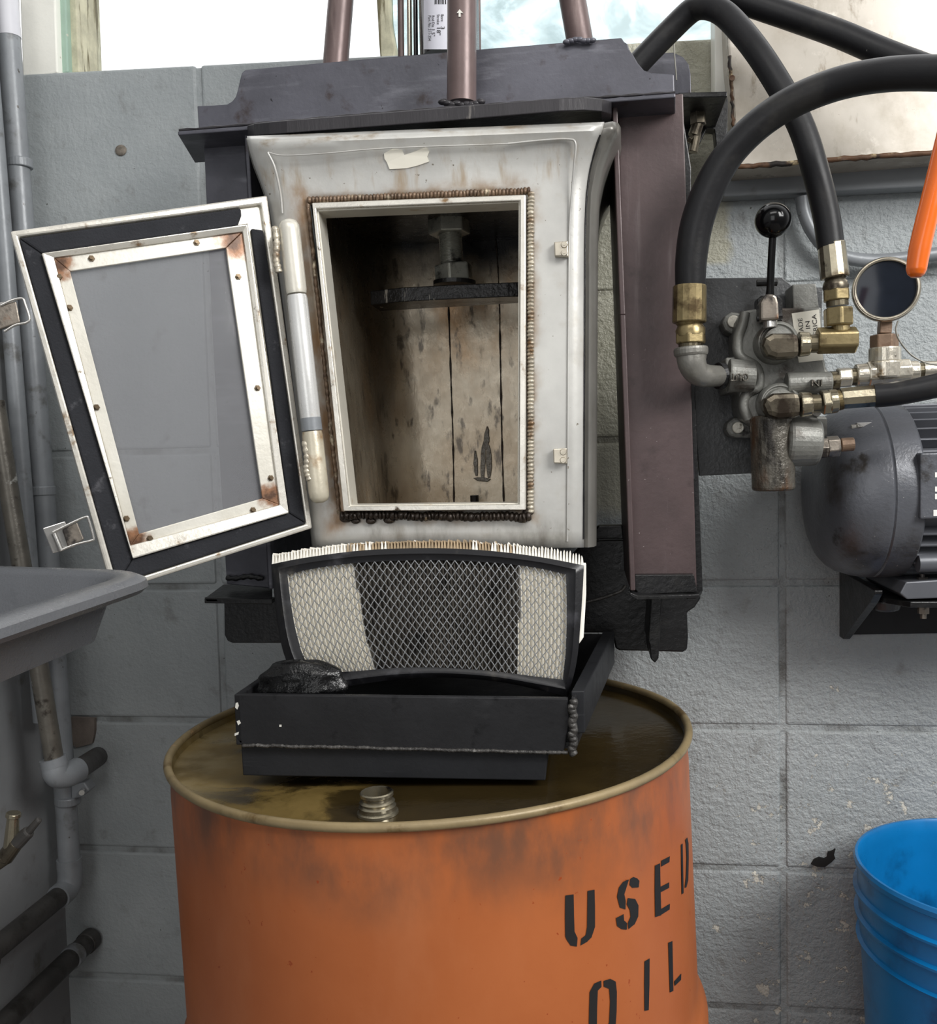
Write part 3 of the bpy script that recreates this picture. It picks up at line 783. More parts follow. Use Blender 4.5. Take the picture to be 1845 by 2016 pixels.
# --- hinge
def hp(t, dy=0): return at(lerp(568, 630, t), lerp(432, 990, t), -.385)
def knuckle(t0, t1, w, mat, cap0=False, cap1=False):
    b_ = NB(); a, c_ = hp(t0), hp(t1); ax = (c_-a).normalized(); Lk = (c_-a).length; r = w/2*mpp(a)
    prof = []
    if cap0: prof += [(r*.35, 0), (r*.75, .002), (r*.95, .006)]
    else: prof += [(r*.93, 0)]
    prof += [(r, .004 if not cap0 else .012), (r, Lk-.004 if not cap1 else Lk-.012)]
    prof += ([(r*.95, Lk-.006), (r*.75, Lk-.002), (r*.35, Lk)] if cap1 else [(r*.93, Lk)])
    lathe(b_, a, ax, prof, 28); return obj('hinge_knuckle', b_, mat, press, smooth=40)
knuckle(0, .262, 41, M['strip'], cap0=True)
knuckle(.268, .738, 40, M['hinge'])
kn = knuckle(.748, 1.0, 41, M['hingedirty'], cap1=True)
bm = NB(); a, b = hp(.70), hp(.745); cyl(bm, a, b, 20.6*mpp(a), n=28); obj('hinge_collar', bm, M['galv'], press, smooth=40)
for pp in ([(541, 446), (545, 480), (544, 510), (549, 536)], [(600, 868), (605, 900), (604, 925), (610, 945)]):
    b_ = NB(); tube(b_, spline([at(x, y, -.392) for x, y in pp], 9), lambda i: .0035*(.8+.35*abs(math.sin(i*.9))), 10); obj('hinge_weld', b_, M['paleweld'], press, smooth=70)

# --- open door
hA, hB = at(527, 384, -.37), at(613, 1040, -.37); fA = at(20, 455, -.50)
DN = (hB-hA).cross(fA-hA).normalized()
if DN.dot(CAM-hA) < 0: DN = -DN
def D(px, py, off=0): return atp(px, py, hA+DN*off, DN)
def dq(q, off): return [D(p[0], p[1], off) for p in q]
Q0 = [(20, 455), (526, 384), (615, 1040), (222, 1166)]
Q1 = [(36, 466), (514, 402), (603, 1032), (231, 1151)]
Q2 = [(82, 498), (487, 441), (569, 1010), (262, 1100)]
Q3 = [(106, 507), (478, 456), (551, 994), (257, 1074)]
Q4 = [(138, 534), (445, 488), (517, 981), (274, 1051)]
bm = NB(); ring_strip(bm, dq(Q0, 0), dq(Q1, 0), -DN*.018)
door = obj('door', bm, M['lip'], press, bevel=.0018)
bm = NB(); ring_strip(bm, dq(Q1, -.006), dq(Q2, -.006), -DN*.008); obj('door_panel', bm, M['strip'], door, bevel=.0006)
# gasket: four strips, short at the top right corner
bm = NB()
def strip4(c, off, th): prism(bm, [D(p[0], p[1], off) for p in c], -DN*th)
strip4([(37, 468), (475, 409), (476, 424), (468, 446), (82, 499)], -.001, .006)
strip4([(37, 468), (82, 499), (262, 1100), (231, 1150)], -.0015, .006)
strip4([(231, 1150), (262, 1100), (569, 1010), (603, 1031)], -.001, .006)
strip4([(494, 449), (519, 452), (602, 1030), (569, 1010)], -.0012, .006)
obj('door_gasket', bm, M['gasket'], door, bevel=.0022)
bm = NB(); ring_strip(bm, dq(Q2, .004), dq(Q3, .001), -DN*.012); obj('door_lip', bm, M['lip'], door, bevel=.0012)
bm = NB()
Qs = [Q3, Q4]
for i in range(4):
    j = (i+1) % 4
    prism(bm, [D(*Q3[i], -.002), D(*Q3[j], -.002), D(*Q4[j], -.002), D(*Q4[i], -.002)], -DN*.004)
def retainer_material():
    n = NT('rust_cornered_retainer')
    col = n.mix(n.ramp(n.noise(14, 6), .3, .7), lin((212, 208, 196)), lin((228, 225, 215)))
    col = n.mix(n.mul(n.ramp(n.noise(24, 6, off=(1, 2, 3)), .60, .78), .6), col, lin((170, 140, 92)))
    for (px, py, r) in ((462, 474, .026), (118, 522, .017), (266, 1066, .020), (538, 975, .020)):
        c = D(px, py, 0)
        vn = n.t.nodes.new('ShaderNodeVectorMath'); vn.operation = 'DISTANCE'
        n.t.links.new(n.pos, vn.inputs[0]); vn.inputs[1].default_value = c
        k = n.ramp(n.add(vn.outputs['Value'], n.mul(n.sub(n.noise(70, 5), .5), .03)), r, r*.35)
        col = n.mix(n.mul(k, .9), col, lin((138, 84, 36)))
        k = n.ramp(n.add(vn.outputs['Value'], n.mul(n.sub(n.noise(90, 5, off=(4, 4, 1)), .5), .03)), r*.6, r*.1)
        col = n.mix(n.mul(k, .85), col, lin((64, 42, 28)))
    n.set(col, .36, .25, .5); n.bump(n.noise(180, 4), .12, .0015)
    return n.m
obj('glass_retainer', bm, retainer_material(), door, bevel=.0007)
bm = NB(); prism(bm, dq([(128, 527), (456, 480), (526, 986), (268, 1060)], -.0075), -DN*.003); obj('door_glass', bm, M['doorglass'], door, label='cloudy see-through pane')
def rail(a, b, t): return (lerp(a[0], b[0], t), lerp(a[1], b[1], t))
for (sx, sy) in ((180, 509), (387, 478), (116, 545), (469, 545), (137, 606), (190, 802), (249, 1021), (507, 764), (533, 941), (498, 1004), (295, 1060)):
    bm = NB(); p = D(sx, sy, -.002); cyl(bm, p, p+DN*.0022, .0034, .0028, 6); cyl(bm, p+DN*.002, p+DN*.0042, .0018, n=12); obj('screw', bm, M['scr'], door)
for c in ([(441, 462), (470, 455), (480, 470), (484, 505), (474, 500), (462, 478)], [(107, 508), (121, 512), (133, 530), (138, 540), (118, 536)], [(526, 965), (543, 986), (530, 992), (540, 960)], [(252, 1070), (280, 1048), (288, 1056), (268, 1078)]):
    pass
# draw latches on the free edge
def latch(pl, bail, name='draw_latch'):
    b_ = NB(); prism(b_, [D(x, y, -.004) for x, y in pl['plate']], -DN*.0015)
    l = obj(name, b_, M['chrome'], door, bevel=.0008)
    b_ = NB(); prism(b_, [D(x, y, .002) for x, y in pl['body']], -DN*.007); obj(name.replace('draw_latch', 'latch_lever'), b_, M['clevis'], door, bevel=.0012)
    b_ = NB(); tube(b_, spline([D(x, y, .003) for x, y in bail], 6), 2.6*mpp(D(*bail[0])), 10); obj('latch_bail', b_, M['chrome'], door, smooth=60)
    return l
latch(dict(plate=[(-24, 600), (26, 590), (32, 640), (-18, 654)], body=[(-10, 604), (32, 592), (40, 634), (-4, 650)]), [(2, 601), (24, 591), (44, 588), (50, 600), (58, 626), (52, 635), (30, 640), (8, 653)])
latch(dict(plate=[(84, 1040), (128, 1026), (148, 1076), (104, 1090)], body=[(122, 1042), (152, 1028), (166, 1062), (134, 1078)]), [(104, 1048), (140, 1030), (168, 1018), (174, 1022), (184, 1058), (180, 1064), (148, 1072), (118, 1084)])
bm = NB(); cyl(bm, D(106, 1050, .002), D(120, 1084, .002), .0026, n=12); obj('latch_pin', bm, M['chrome'], door, smooth=40)

# --- upright tubes and hydraulic cylinder above
bm = NB(); pc(bm, (911, -420, -.285), (909, 204, -.285), 58, 58, 32); obj('upright_tube', bm, M['tubebrown'], press, smooth=40)
bm = NB()
for k in range(9):
    t = k/8; sphere(bm, at(lerp(872, 946, t), 202+4*math.sin(t*math.pi)+random.uniform(-2, 2), -.30), .0042, 10, 8, (1.3, 1, .8))
obj('tube_weld', bm, M['cut'], press, smooth=70)
bm = NB(); prism(bm, [at(905, 18, -.3022), at(912, 26, -.302), at(907, 25, -.3022), at(907, 33, -.3022), at(903, 33, -.3024), at(903, 25, -.3024), at(899, 26, -.3024)], (0, .0012, 0)); obj('chalk_mark', bm, M['chip'], press)
bm = NB(); pc(bm, (706, -420, -.205), (660, 135, -.205), 50, 50, 32); obj('upright_tube', bm, M['tubebrown'], press, smooth=40)
bm = NB(); pc(bm, (1054, -420, -.205), (1145, 100, -.205), 52, 52, 32); obj('upright_tube', bm, M['tubebrown'], press, smooth=40)
bm = NB()
for k in range(7): sphere(bm, at(lerp(1116, 1166, k/6), 80+random.uniform(-2, 3), -.234), .0036, 10, 8, (1.3, 1, .8))
obj('tube_weld', bm, M['steel'], press, smooth=70)
cA, cB = at(876, -420, -.16), at(886, 118, -.16); cr_ = 60*mpp(cA)
bm = NB(); cyl(bm, cA, cB, cr_, n=48); cyl_o = obj('hydraulic_cylinder', bm, M['cylblack'], press, smooth=40)
cax = (cB-cA).normalized()
for (x, w_, mt) in ((789, 13, 'tubebrown'), (806, 10, 'bezel'), (818, 9, 'cylblack'), (941, 11, 'tubebrown')):
    bm = NB(); pc(bm, (x-4, -420, -.155), (x+1, 118, -.155), w_, n=16); obj('tie_rod', bm, M[mt], cyl_o, smooth=40)
# label wrapped on the cylinder
def cylpt(px, py, lift=.0004):
    d = (FW*FPX + RT*(px-IW/2) - UP*(py-IH/2)).normalized(); oc = CAM-cA
    dp = d-cax*d.dot(cax); op = oc-cax*oc.dot(cax)
    a = dp.dot(dp); b = 2*dp.dot(op); c = op.dot(op)-(cr_+lift)**2
    t = (-b-math.sqrt(max(0, b*b-4*a*c)))/(2*a); return CAM+d*t
bm = NB(); cols = []
for i in range(11):
    x = 834+(902-834)*i/10
    cols.append([bm.verts.new(cylpt(x, y)) for y in (-40, 20, 60, 97)])
for A, B in zip(cols, cols[1:]):
    for j in range(3): bm.faces.new((A[j], B[j], B[j+1], A[j+1]))
lab = obj('cylinder_label', bm, M['wlabel'], cyl_o, smooth=60)
bm = NB()
def lab_text(body, x, y0, h, ln):
    def fn(tx, ty, w): return cylpt(x-h*.35+ty*h, y0+tx/w*ln, .0008)
    put_text(bm, body, fn)
lab_text('Part No 211-354', 846, 30, 8, 50); lab_text('Rod Dia', 853, 30, 8, 23); lab_text('1.5"', 853, 56, 10, 15)
lab_text('Stroke', 863, 28, 8, 20); lab_text('18"', 864, 52, 11, 17); lab_text('Bore', 871, 28, 8, 14); lab_text('3', 872, 51, 11, 6)
for i in range(7):
    x0 = 856+i*3.4
    vs = [bm.verts.new(cylpt(x, y, .0008)) for x, y in ((x0, -30), (x0+(1.2 if i % 2 else 2.0), -30), (x0+(1.2 if i % 2 else 2.0), 8), (x0, 8))]
    bm.faces.new(vs)
obj('label_print', bm, M['ink'], lab)

# --- ram inside the chamber
YR = -.20
bm = NB(); pc(bm, (880, 330, YR), (881, 428, YR), 48, n=28); ram = obj('ram_rod', bm, M['rod'], press, smooth=40)
bm = NB(); pc(bm, (883, 424, YR), (885, 462, YR), 84, n=6, ph=.25); obj('hex_nut', bm, M['rod'], press, bevel=.002)
bm = NB()
q = [lerp(at(886, 460, YR), at(890, 524, YR), k/88) for k in range(89)]
tube(bm, q, lambda i: (23 if i % 4 < 2 else 21.2)*mpp(q[0]), 24); obj('threaded_stud', bm, M['rod'], press, smooth=20)
bm = NB(); pc(bm, (892, 522, YR), (895, 556, YR), 78, n=6, ph=.1); obj('hex_nut', bm, M['rod'], press, bevel=.002)
bm = NB(); pc(bm, (895, 554, YR), (895, 562, YR), 84, n=28); obj('washer', bm, M['oily'], press)
bm = NB()
ft = [(729, 573), (800, 566), (900, 560), (1030, 555), (1090, 553)]
p = [at(x, y, -.228) for x, y in ft]; xr = min(p[-1].x, .112); p[-1].x = xr
zt_ = p[2].z
prism(bm, [p[0], at(790, 566, -.236), at(900, 560, -.240), at(1000, 556, -.236), p[-1], V((xr, -.180, zt_)), V((p[0].x, -.180, p[0].z))], (0, 0, -.0165))
obj('press_plate', bm, M['plateblack'], press, bevel=.001)

# ------------------------------------------------------------------ valve block right of the column
YV = -.265
bm = NB()
mp = thing('hydraulic_valve', 'grey cast hydraulic valve with black ball lever on dark plate right of the column', 'valve', tuple(at(1522, 740, -.2)))
pxprism(bm, [(1355, 548), (1540, 546), (1561, 563), (1620, 566), (1616, 700), (1560, 930), (1480, 932), (1377, 937), (1362, 760)], -.19, .008)
obj('mounting_plate', bm, M['mountplate'], mp, bevel=.001)
bm = NB(); pxprism(bm, [(1560, 560), (1607, 558), (1613, 606), (1562, 611)], -.235, .04); obj('spool_cap', bm, M['cast'], mp, bevel=.0015)
# body casting
bm = NB()
body = [(1451, 632), (1463, 612), (1500, 606), (1560, 606), (1618, 604), (1622, 700), (1628, 728), (1636, 733), (1637, 770), (1612, 772), (1612, 800), (1610, 830), (1560, 842), (1500, 846), (1480, 836), (1462, 826), (1456, 800), (1455, 770), (1430, 774), (1428, 704), (1450, 702), (1449, 660)]
pxprism(bm, body, -.255, .058)
obj('valve_body', bm, M['cast'], mp, bevel=.006, segs=3)
bm = NB(); prism(bm, [at(x, y, -.225) for x, y in ((1428, 622), (1440, 614), (1452, 615), (1462, 618), (1464, 640), (1452, 654), (1440, 658), (1428, 650), (1421, 636))], (0, .03, 0)); obj('bolt_ear', bm, M['cast'], mp, bevel=.003)
bm = NB(); prism(bm, [at(x, y, -.225) for x, y in ((1432, 832), (1446, 822), (1460, 822), (1480, 838), (1484, 862), (1450, 862), (1436, 858), (1429, 846))], (0, .03, 0)); obj('bolt_ear', bm, M['cast'], mp, bevel=.003)
for (x, y, r) in ((1443, 634, 12), (1452, 842, 11.5)):
    bm = NB(); p = at(x, y, -.226); cyl(bm, p, p+V((0, -.006, 0)), r*mpp(p), n=18); obj('bolt_head', bm, M['bolt'], mp, bevel=.001)
# ribs and bosses
bm = NB(); tube(bm, spline([at(x, y, -.257) for x, y in ((1467, 615), (1462, 640), (1453, 668), (1456, 700), (1490, 724), (1494, 760), (1470, 776), (1464, 800), (1474, 826))], 7), .0055, 12); obj('cast_rib', bm, M['cast'], mp, smooth=60)
bm = NB(); pc(bm, (1434, 739, -.268), (1486, 741, -.268), 66, 60, 28); obj('outlet_boss', bm, M['cast'], mp, bevel=.002)
bm = NB(); pc(bm, (1548, 756, -.268), (1637, 752, -.268), 46, 40, 28); obj('inlet_boss', bm, M['cast'], mp, bevel=.002)
for (x, y, r, rr_) in ((1520, 680, 40, 30), (1524, 797, 39, 29)):
    bm = NB(); p = at(x, y, -.245)
    lathe(bm, p, (0, -1, 0), [(r*mpp(p), 0), (r*mpp(p), .030), ((r-4)*mpp(p), .033), ((r-6)*mpp(p), .033), ((r-8)*mpp(p), .031), (rr_*mpp(p), .031), (rr_*mpp(p)*.9, .034), (rr_*mpp(p)*.9, .038)], 40)
    obj('port_boss', bm, M['cast'], mp, smooth=40)
# lower spool housing
bm = NB(); pc(bm, (1520, 818, -.262), (1523, 966, -.262), 84, 82, 36); obj('lower_housing', bm, M['castoily'], mp, bevel=.004, segs=3)
bm = NB(); pc(bm, (1545, 868, -.26), (1614, 870, -.26), 104, 92, 32); obj('relief_boss', bm, M['cast'], mp, bevel=.006, segs=3)
bm = NB(); pxprism(bm, [(1588, 818), (1630, 820), (1630, 858), (1612, 866), (1586, 850)], -.245, .03); obj('side_lug', bm, M['cast'], mp, bevel=.003)
bm = NB(); p = at(1605, 812, -.25); cyl(bm, p, p+V((0, -.008, 0)), 9*mpp(p), n=14); obj('bolt_head', bm, M['chrome'], mp, bevel=.001)
bm = NB(); pc(bm, (1612, 882, -.26), (1628, 882, -.26), 44, n=6); pc(bm, (1628, 880, -.26), (1652, 878, -.26), 42, n=6, ph=.4)
obj('relief_nut', bm, M['clevis'], mp, bevel=.001)
bm = NB(); pc(bm, (1650, 877, -.26), (1656, 876, -.26), 18, n=16); pc(bm, (1655, 876, -.26), (1681, 874, -.26), 27, n=20); obj('relief_cap', bm, M['rustynut'], mp, bevel=.001)
# cast letters, upside down as mounted
bm = NB()
def flip_text(body, x0, x1, y0, y1, y):
    vs, fs = text_shapes(body); w = max(v.x for v in vs); h = max(v.y for v in vs)
    nv = [bm.verts.new(at(lerp(x1, x0, v.x/w), lerp(y0, y1, v.y/h), y)) for v in vs]
    for f in fs:
        try: bm.faces.new([nv[i] for i in f])
        except ValueError: pass
for args in (('OUT', 1439, 1475, 735, 750, -.2945), ('IN', 1599, 1621, 747, 760, -.2865)):
    bm = NB(); flip_text(*args)
    r_ = bmesh.ops.extrude_face_region(bm, geom=list(bm.faces))
    for v in r_['geom']:
        if isinstance(v, bmesh.types.BMVert): v.co.y += .007
    obj('cast_lettering', bm, M['castoily'], mp)
# paper sticker
st = [(1559, 617), (1613, 609), (1621, 709), (1573, 714)]
bm = NB(); prism(bm, [at(*p, -.2562) for p in st], (0, .0012, 0)); sk = obj('origin_sticker', bm, M['label'], mp)
bm = NB()
def stk(u, v): return at(lerp(lerp(st[0][0], st[1][0], u), lerp(st[3][0], st[2][0], u), v), lerp(lerp(st[0][1], st[1][1], u), lerp(st[3][1], st[2][1], u), v), -.2566)
for body_, u0, v0, v1 in (('MADE', .29, .12, .50), ('IN', .55, .20, .36), ('AMERICA', .82, .08, .72)):
    put_text(bm, body_, lambda tx, ty, w, u0=u0, v0=v0, v1=v1: stk(u0+.06-ty*.24, lerp(v1, v0, tx/w)))
obj('sticker_print', bm, M['ink'], sk)
# lever
bm = NB(); pxprism(bm, [(1491, 588), (1499, 582), (1533, 582), (1541, 588), (1541, 632), (1492, 634)], -.262, .02); obj('lever_guide', bm, M['oily'], mp, bevel=.0015)
bm = NB(); pxprism(bm, [(1498, 596), (1504, 584), (1508, 578), (1523, 578), (1530, 584), (1533, 596), (1535, 629), (1498, 631)], -.292, .028); obj('lever_clevis', bm, M['clevis'], mp, bevel=.0025)
bm = NB(); pc(bm, (1516, 630, -.28), (1517, 646, -.28), 27, n=20); obj('spool_end', bm, M['chrome'], mp, bevel=.001)
for pa in (((1490, 557, -.275), (1530, 556, -.275), 14), ((1490, 628, -.278), (1540, 622, -.278), 11)):
    bm = NB(); pc(bm, *pa, n=10); obj('clevis_pin', bm, M['oily'], mp)
bm = NB(); q = spline([at(1516, 598, -.283), at(1517, 560, -.288), at(1519, 510, -.294), at(1522, 458, -.300)], 8)
tube(bm, q, lambda i: lerp(9.5, 7.2, min(1, i/8))*mpp(q[0]), 16); lv = obj('lever_arm', bm, M['lever'], mp, smooth=50)
bm = NB(); sphere(bm, at(1522, 434, -.302), 35*mpp(at(1522, 434, -.302)), 40, 24, (1, 1, .97)); obj('lever_knob', bm, M['knob'], mp, smooth=80)

# work-port elbows (upper and lower)
def hexel(name, pts_, y, w, mat):
    b_ = NB(); pc(b_, (pts_[0][0], pts_[0][1], y), (pts_[1][0], pts_[1][1], y), w, n=8, ph=math.pi/8); return obj(name, b_, mat, mp, bevel=.002)
YF = -.302
bm = NB()
prism(bm, [at(x, y, YF) for x, y in ((1500, 680), (1507, 664), (1522, 655), (1574, 655), (1576, 678), (1576, 703), (1530, 706), (1512, 700))], (0, .026, 0)); obj('port_elbow', bm, M['darkfit'], mp, bevel=.006, segs=2)
bm = NB(); pc(bm, (1572, 678, YF+.012), (1594, 677, YF+.012), 50, 46, 24); obj('elbow_collar', bm, M['steelfit'], mp, bevel=.0015)
bm = NB(); pc(bm, (1592, 677, YF+.012), (1612, 676, YF+.012), 36, n=24); obj('pipe_thread', bm, M['thread'], mp)
bm = NB(); pc(bm, (1608, 671, YF+.012), (1686, 669, YF+.012), 54, 54, 6, ph=math.pi/6); obj('brass_elbow', bm, M['brass'], mp, bevel=.002)
bm = NB(); pc(bm, (1656, 652, YF+.012), (1655, 638, YF+.012), 34, n=24); obj('brass_neck', bm, M['brass'], mp)
bm = NB(); pc(bm, (1651, 642, YF+.012), (1650, 606, YF+.012), 58, 58, 6, ph=0); obj('brass_hex', bm, M['brass'], mp, bevel=.002)
bm = NB()
prism(bm, [at(x, y, YF) for x, y in ((1502, 797), (1508, 784), (1524, 774), (1576, 772), (1579, 797), (1578, 822), (1532, 825), (1512, 818))], (0, .026, 0)); obj('port_elbow', bm, M['darkfit'], mp, bevel=.006, segs=2)
bm = NB(); pc(bm, (1575, 797, YF+.012), (1598, 795, YF+.012), 50, 46, 24); obj('elbow_collar', bm, M['steelfit'], mp, bevel=.0015)
bm = NB(); pc(bm, (1596, 795, YF+.012), (1614, 794, YF+.012), 36, n=24); obj('pipe_thread', bm, M['thread'], mp)

# inlet tee with its nipples
YT = -.262
bm = NB(); pc(bm, (1636, 751, YT), (1650, 750, YT), 40, n=24); obj('pipe_thread', bm, M['thread'], mp)
bm = NB(); pc(bm, (1648, 744, YT), (1676, 742, YT), 42, n=6, ph=.2); obj('nipple_nut', bm, M['tee'], mp, bevel=.002)
bm = NB(); pc(bm, (1674, 742, YT), (1686, 742, YT), 34, n=24); obj('pipe_thread', bm, M['thread'], mp)
bm = NB()
pc(bm, (1684, 740, YT), (1712, 738, YT), 46, n=28); pc(bm, (1706, 738, YT), (1790, 732, YT), 54, n=8, ph=math.pi/8)
pc(bm, (1742, 745, YT), (1742, 712, YT), 66, n=28); pc(bm, (1742, 714, YT), (1742, 684, YT), 60, n=28)
pc(bm, (1788, 732, YT), (1808, 731, YT), 42, n=28)
obj('pipe_tee', bm, M['tee'], mp, bevel=.0018)
bm = NB(); pc(bm, (1806, 731, YT), (1818, 730, YT), 34, n=24); obj('pipe_thread', bm, M['thread'], mp)
bm = NB(); pc(bm, (1816, 730, YT), (1990, 724, YT), 38, n=24); obj('feed_nipple', bm, M['tee'], mp, smooth=40)
bm = NB(); pc(bm, (1741, 686, YT), (1741, 659, YT), 54, n=6, ph=.3); obj('bushing', bm, M['rustynut'], mp, bevel=.0015)

# ------------------------------------------------------------------ pressure gauge
YG = -.272
g = thing('pressure_gauge', 'round dark-faced pressure gauge with bright bezel standing on the pipe tee', 'gauge', tuple(at(1741, 660, YT)))
bm = NB(); pc(bm, (1741, 657.5, YT), (1743, 628, YT), 32, n=4, ph=math.pi/4); obj('gauge_stem', bm, M['rustynut'], g, bevel=.0012)
gc = at(1744, 571, YG); gn = V((-.16, -1, .02)).normalized(); rp = mpp(gc)
bm = NB(); lathe(bm, gc-gn*.014, gn, [(56*rp, 0), (59*rp, .003), (59*rp, .018)], 56); obj('gauge_case', bm, M['black'], g, smooth=40)
bm = NB(); lathe(bm, gc, gn, [(54.5*rp, .006), (54.5*rp, .0075), (56*rp, .0085), (58.5*rp, .0088), (59.5*rp, .0075), (61*rp, .0075), (63*rp, .005), (63.5*rp, .001), (62*rp, -.003), (58*rp, -.004)], 64, caps=False); obj('gauge_bezel', bm, M['bezel'], g, smooth=35)
bm = NB(); lathe(bm, gc, gn, [(1e-4, .0062), (30*rp, .0060), (54.6*rp, .0055), (54.6*rp, .002)], 56); obj('gauge_face', bm, M['dial'], g, smooth=50)
bm = NB(); tube(bm, spline([at(1768, 632, -.300), at(1764, 650, -.300), at(1772, 672, -.300), at(1796, 700, -.300), at(1830, 716, -.298), at(1880, 720, -.298)], 8), .0009, 6)
tag(obj('thin_wire', bm, M['wire'], smooth=60), 'thin pale wire hanging from the gauge across the pipe tee', 'wire')

# ------------------------------------------------------------------ hoses
def hose(name, label, pts_, r, fit):
    q0 = [at(*p) for p in pts_]
    t = thing(name, label, 'hose', tuple(q0[0]), None)
    b_ = NB(); q = spline(q0, 12)
    rad = r if callable(r) else (lambda i: r)
    tube(b_, q, rad, 24); obj('rubber_hose', b_, M['rubber'], t, smooth=60)
    if fit: fit(t)
    return t
def fit_big(t):
    y = -.315
    b_ = NB(); pc(b_, (1358, 562, y), (1357, 636, y), 65, 66, 16, ph=.1); obj('ferrule', b_, M['brass'], t, bevel=.0015)
    b_ = NB(); p0, p1 = at(1358, 634, y), at(1360, 660, y); rr_ = mpp(p0); lathe(b_, p0, p1-p0, [(28*rr_, 0), (24*rr_, .003), (29*rr_, .008), (28*rr_, .0145)], 28); obj('brass_collar', b_, M['brass'], t, smooth=40)
    b_ = NB(); pc(b_, (1360, 657, y), (1360, 677, y), 62, n=6, ph=.25); obj('hex_nut', b_, M['brass'], t, bevel=.0015)
    b_ = NB(); pc(b_, (1360, 675, y), (1360, 690, y), 48, n=28); obj('pipe_thread', b_, M['thread'], t)
    b_ = NB(); pc(b_, (1360, 683, y), (1361, 702, y), 68, 66, 32); obj('elbow_band', b_, M['malleable'], t, bevel=.003)
    b_ = NB(); q = spline([at(1361, 698, y), at(1363, 716, y), at(1372, 732, y+.004), at(1390, 740, y+.012), at(1420, 740, -.278)], 8); tube(b_, q, lambda i: lerp(30, 21, min(1, i/30))*mpp(q[0]), 28); obj('pipe_elbow', b_, M['malleable'], t, smooth=60)
    b_ = NB(); pc(b_, (1412, 740, -.279), (1424, 740, -.276), 54, 54, 28); obj('elbow_band', b_, M['oily'], t, bevel=.002)
r1 = .0160
hose('return_hose', 'thickest black hose arching from the column elbow towards the right edge', [(1359, 575, -.315), (1361, 510, -.318), (1372, 440, -.322), (1396, 372, -.328), (1434, 306, -.335), (1492, 246, -.345), (1562, 200, -.358), (1650, 165, -.375), (1745, 147, -.40), (1850, 144, -.425), (1960, 150, -.45)], lambda i: .0154+.0014*math.sin(min(1, i/50)*math.pi), fit_big)
def fit_2(t):
    y = YF+.012
    b_ = NB(); pc(b_, (1637, 478, y), (1644, 548, y), 52, 55, 14); obj('ferrule', b_, M['steelfit'], t, bevel=.0015)
    b_ = NB(); p0, p1 = at(1644, 546, y), at(1646, 574, y); rr_ = mpp(p0); lathe(b_, p0, p1-p0, [(23*rr_, 0), (19*rr_, .002), (23*rr_, .006), (25*rr_, .010), (22*rr_, .0155)], 28); obj('swivel_collar', b_, M['darkfit'], t, smooth=40)
    b_ = NB(); pc(b_, (1646, 570, y), (1647, 593, y), 54, n=6, ph=.2); obj('swivel_nut', b_, M['brass'], t, bevel=.0015)
    b_ = NB(); pc(b_, (1648, 590, y), (1649, 603, y), 42, n=28); obj('pipe_thread', b_, M['thread'], t)
hose('pressure_hose', 'black hose kinked over the top angle and dropping to the brass elbow', [(1636, 486, YF+.012), (1627, 425, -.288), (1608, 345, -.284), (1580, 255, -.275), (1540, 178, -.265), (1490, 100, -.25), (1442, 42, -.23), (1412, 19, -.22), (1384, 13, -.21), (1360, 22, -.20), (1318, 62, -.19), (1262, 120, -.185), (1220, 170, -.185)], .0138, fit_2)
def fit_3(t):
    y = YF+.012
    b_ = NB(); pc(b_, (1617, 793, y), (1634, 791, y), 52, n=6, ph=.2); obj('hex_nut', b_, M['steelfit'], t, bevel=.0015)
    b_ = NB(); pc(b_, (1632, 791, y), (1648, 789, y), 48, 46, 28); obj('swivel_collar', b_, M['steelfit'], t, bevel=.001)
    b_ = NB(); pc(b_, (1648, 789, y), (1656, 787, y), 40, n=28); obj('brass_collar', b_, M['brass'], t)
    b_ = NB(); pc(b_, (1654, 785, y), (1728, 779, y), 43, 44, 10); obj('ferrule', b_, M['steelfit'], t, bevel=.0015)
hose('cylinder_hose', 'black hose leaving the lower valve port over the grey motor', [(1722, 779, YF+.012), (1770, 774, -.294), (1845, 759, -.30), (1960, 730, -.31)], .0126, fit_3)
hose('overhead_hose', 'black hose slanting across the white cabinet, uppermost in the picture', [(1400, -24, -.172), (1478, 6, -.172), (1560, 34, -.178), (1650, 66, -.19), (1740, 104, -.205), (1850, 146, -.225), (1960, 190, -.23)], .0148, None)

# ------------------------------------------------------------------ white cabinet on the wall, upper right
cb = thing('wall_cabinet', 'scuffed white metal cabinet with rusty bottom edge at upper right', 'cabinet', tuple(at(1640, 310, -.05)))
bm = NB()
fr = [(1427, -80), (1434, 110), (1442, 190), (1446, 262), (1450, 330), (1845, 300), (2120, 280), (2120, -80)]
pxprism(bm, fr, -.09, .088)
obj('cabinet_shell', bm, M['cabinet'], cb, bevel=.003)
bm = NB(); q = [at(lerp(1450, 2120, k/60), lerp(329, 279, k/60)+random.uniform(-1.2, 1.2), -.091) for k in range(61)]
tube(bm, q, lambda i: .0028+.0012*random.random(), 8); obj('rusty_edge', bm, M['rustedge'], cb, smooth=60)
bm = NB(); q = [at(plerp([(0, 1436), (.5, 1443), (1, 1449)], k/30)+random.uniform(-1.5, 1.5), lerp(110, 320, k/30), -.0905) for k in range(31)]
tube(bm, q, lambda i: .0012+.0016*random.random(), 6); obj('flaking_corner', bm, M['rustedge'], cb, smooth=60)
bm = NB(); pxprism(bm, [(1407, -80), (1428, -80), (1436, 180), (1442, 330), (1428, 330), (1420, 235), (1408, 180)], -.045, .043); obj('cabinet_side', bm, M['cream'], cb, bevel=.002)
bm = NB(); p = at(1441, 155, -.0905); cyl(bm, p, p+V((0, -.003, 0)), .0035, n=12); obj('screw_head', bm, M['rustynut'], cb)

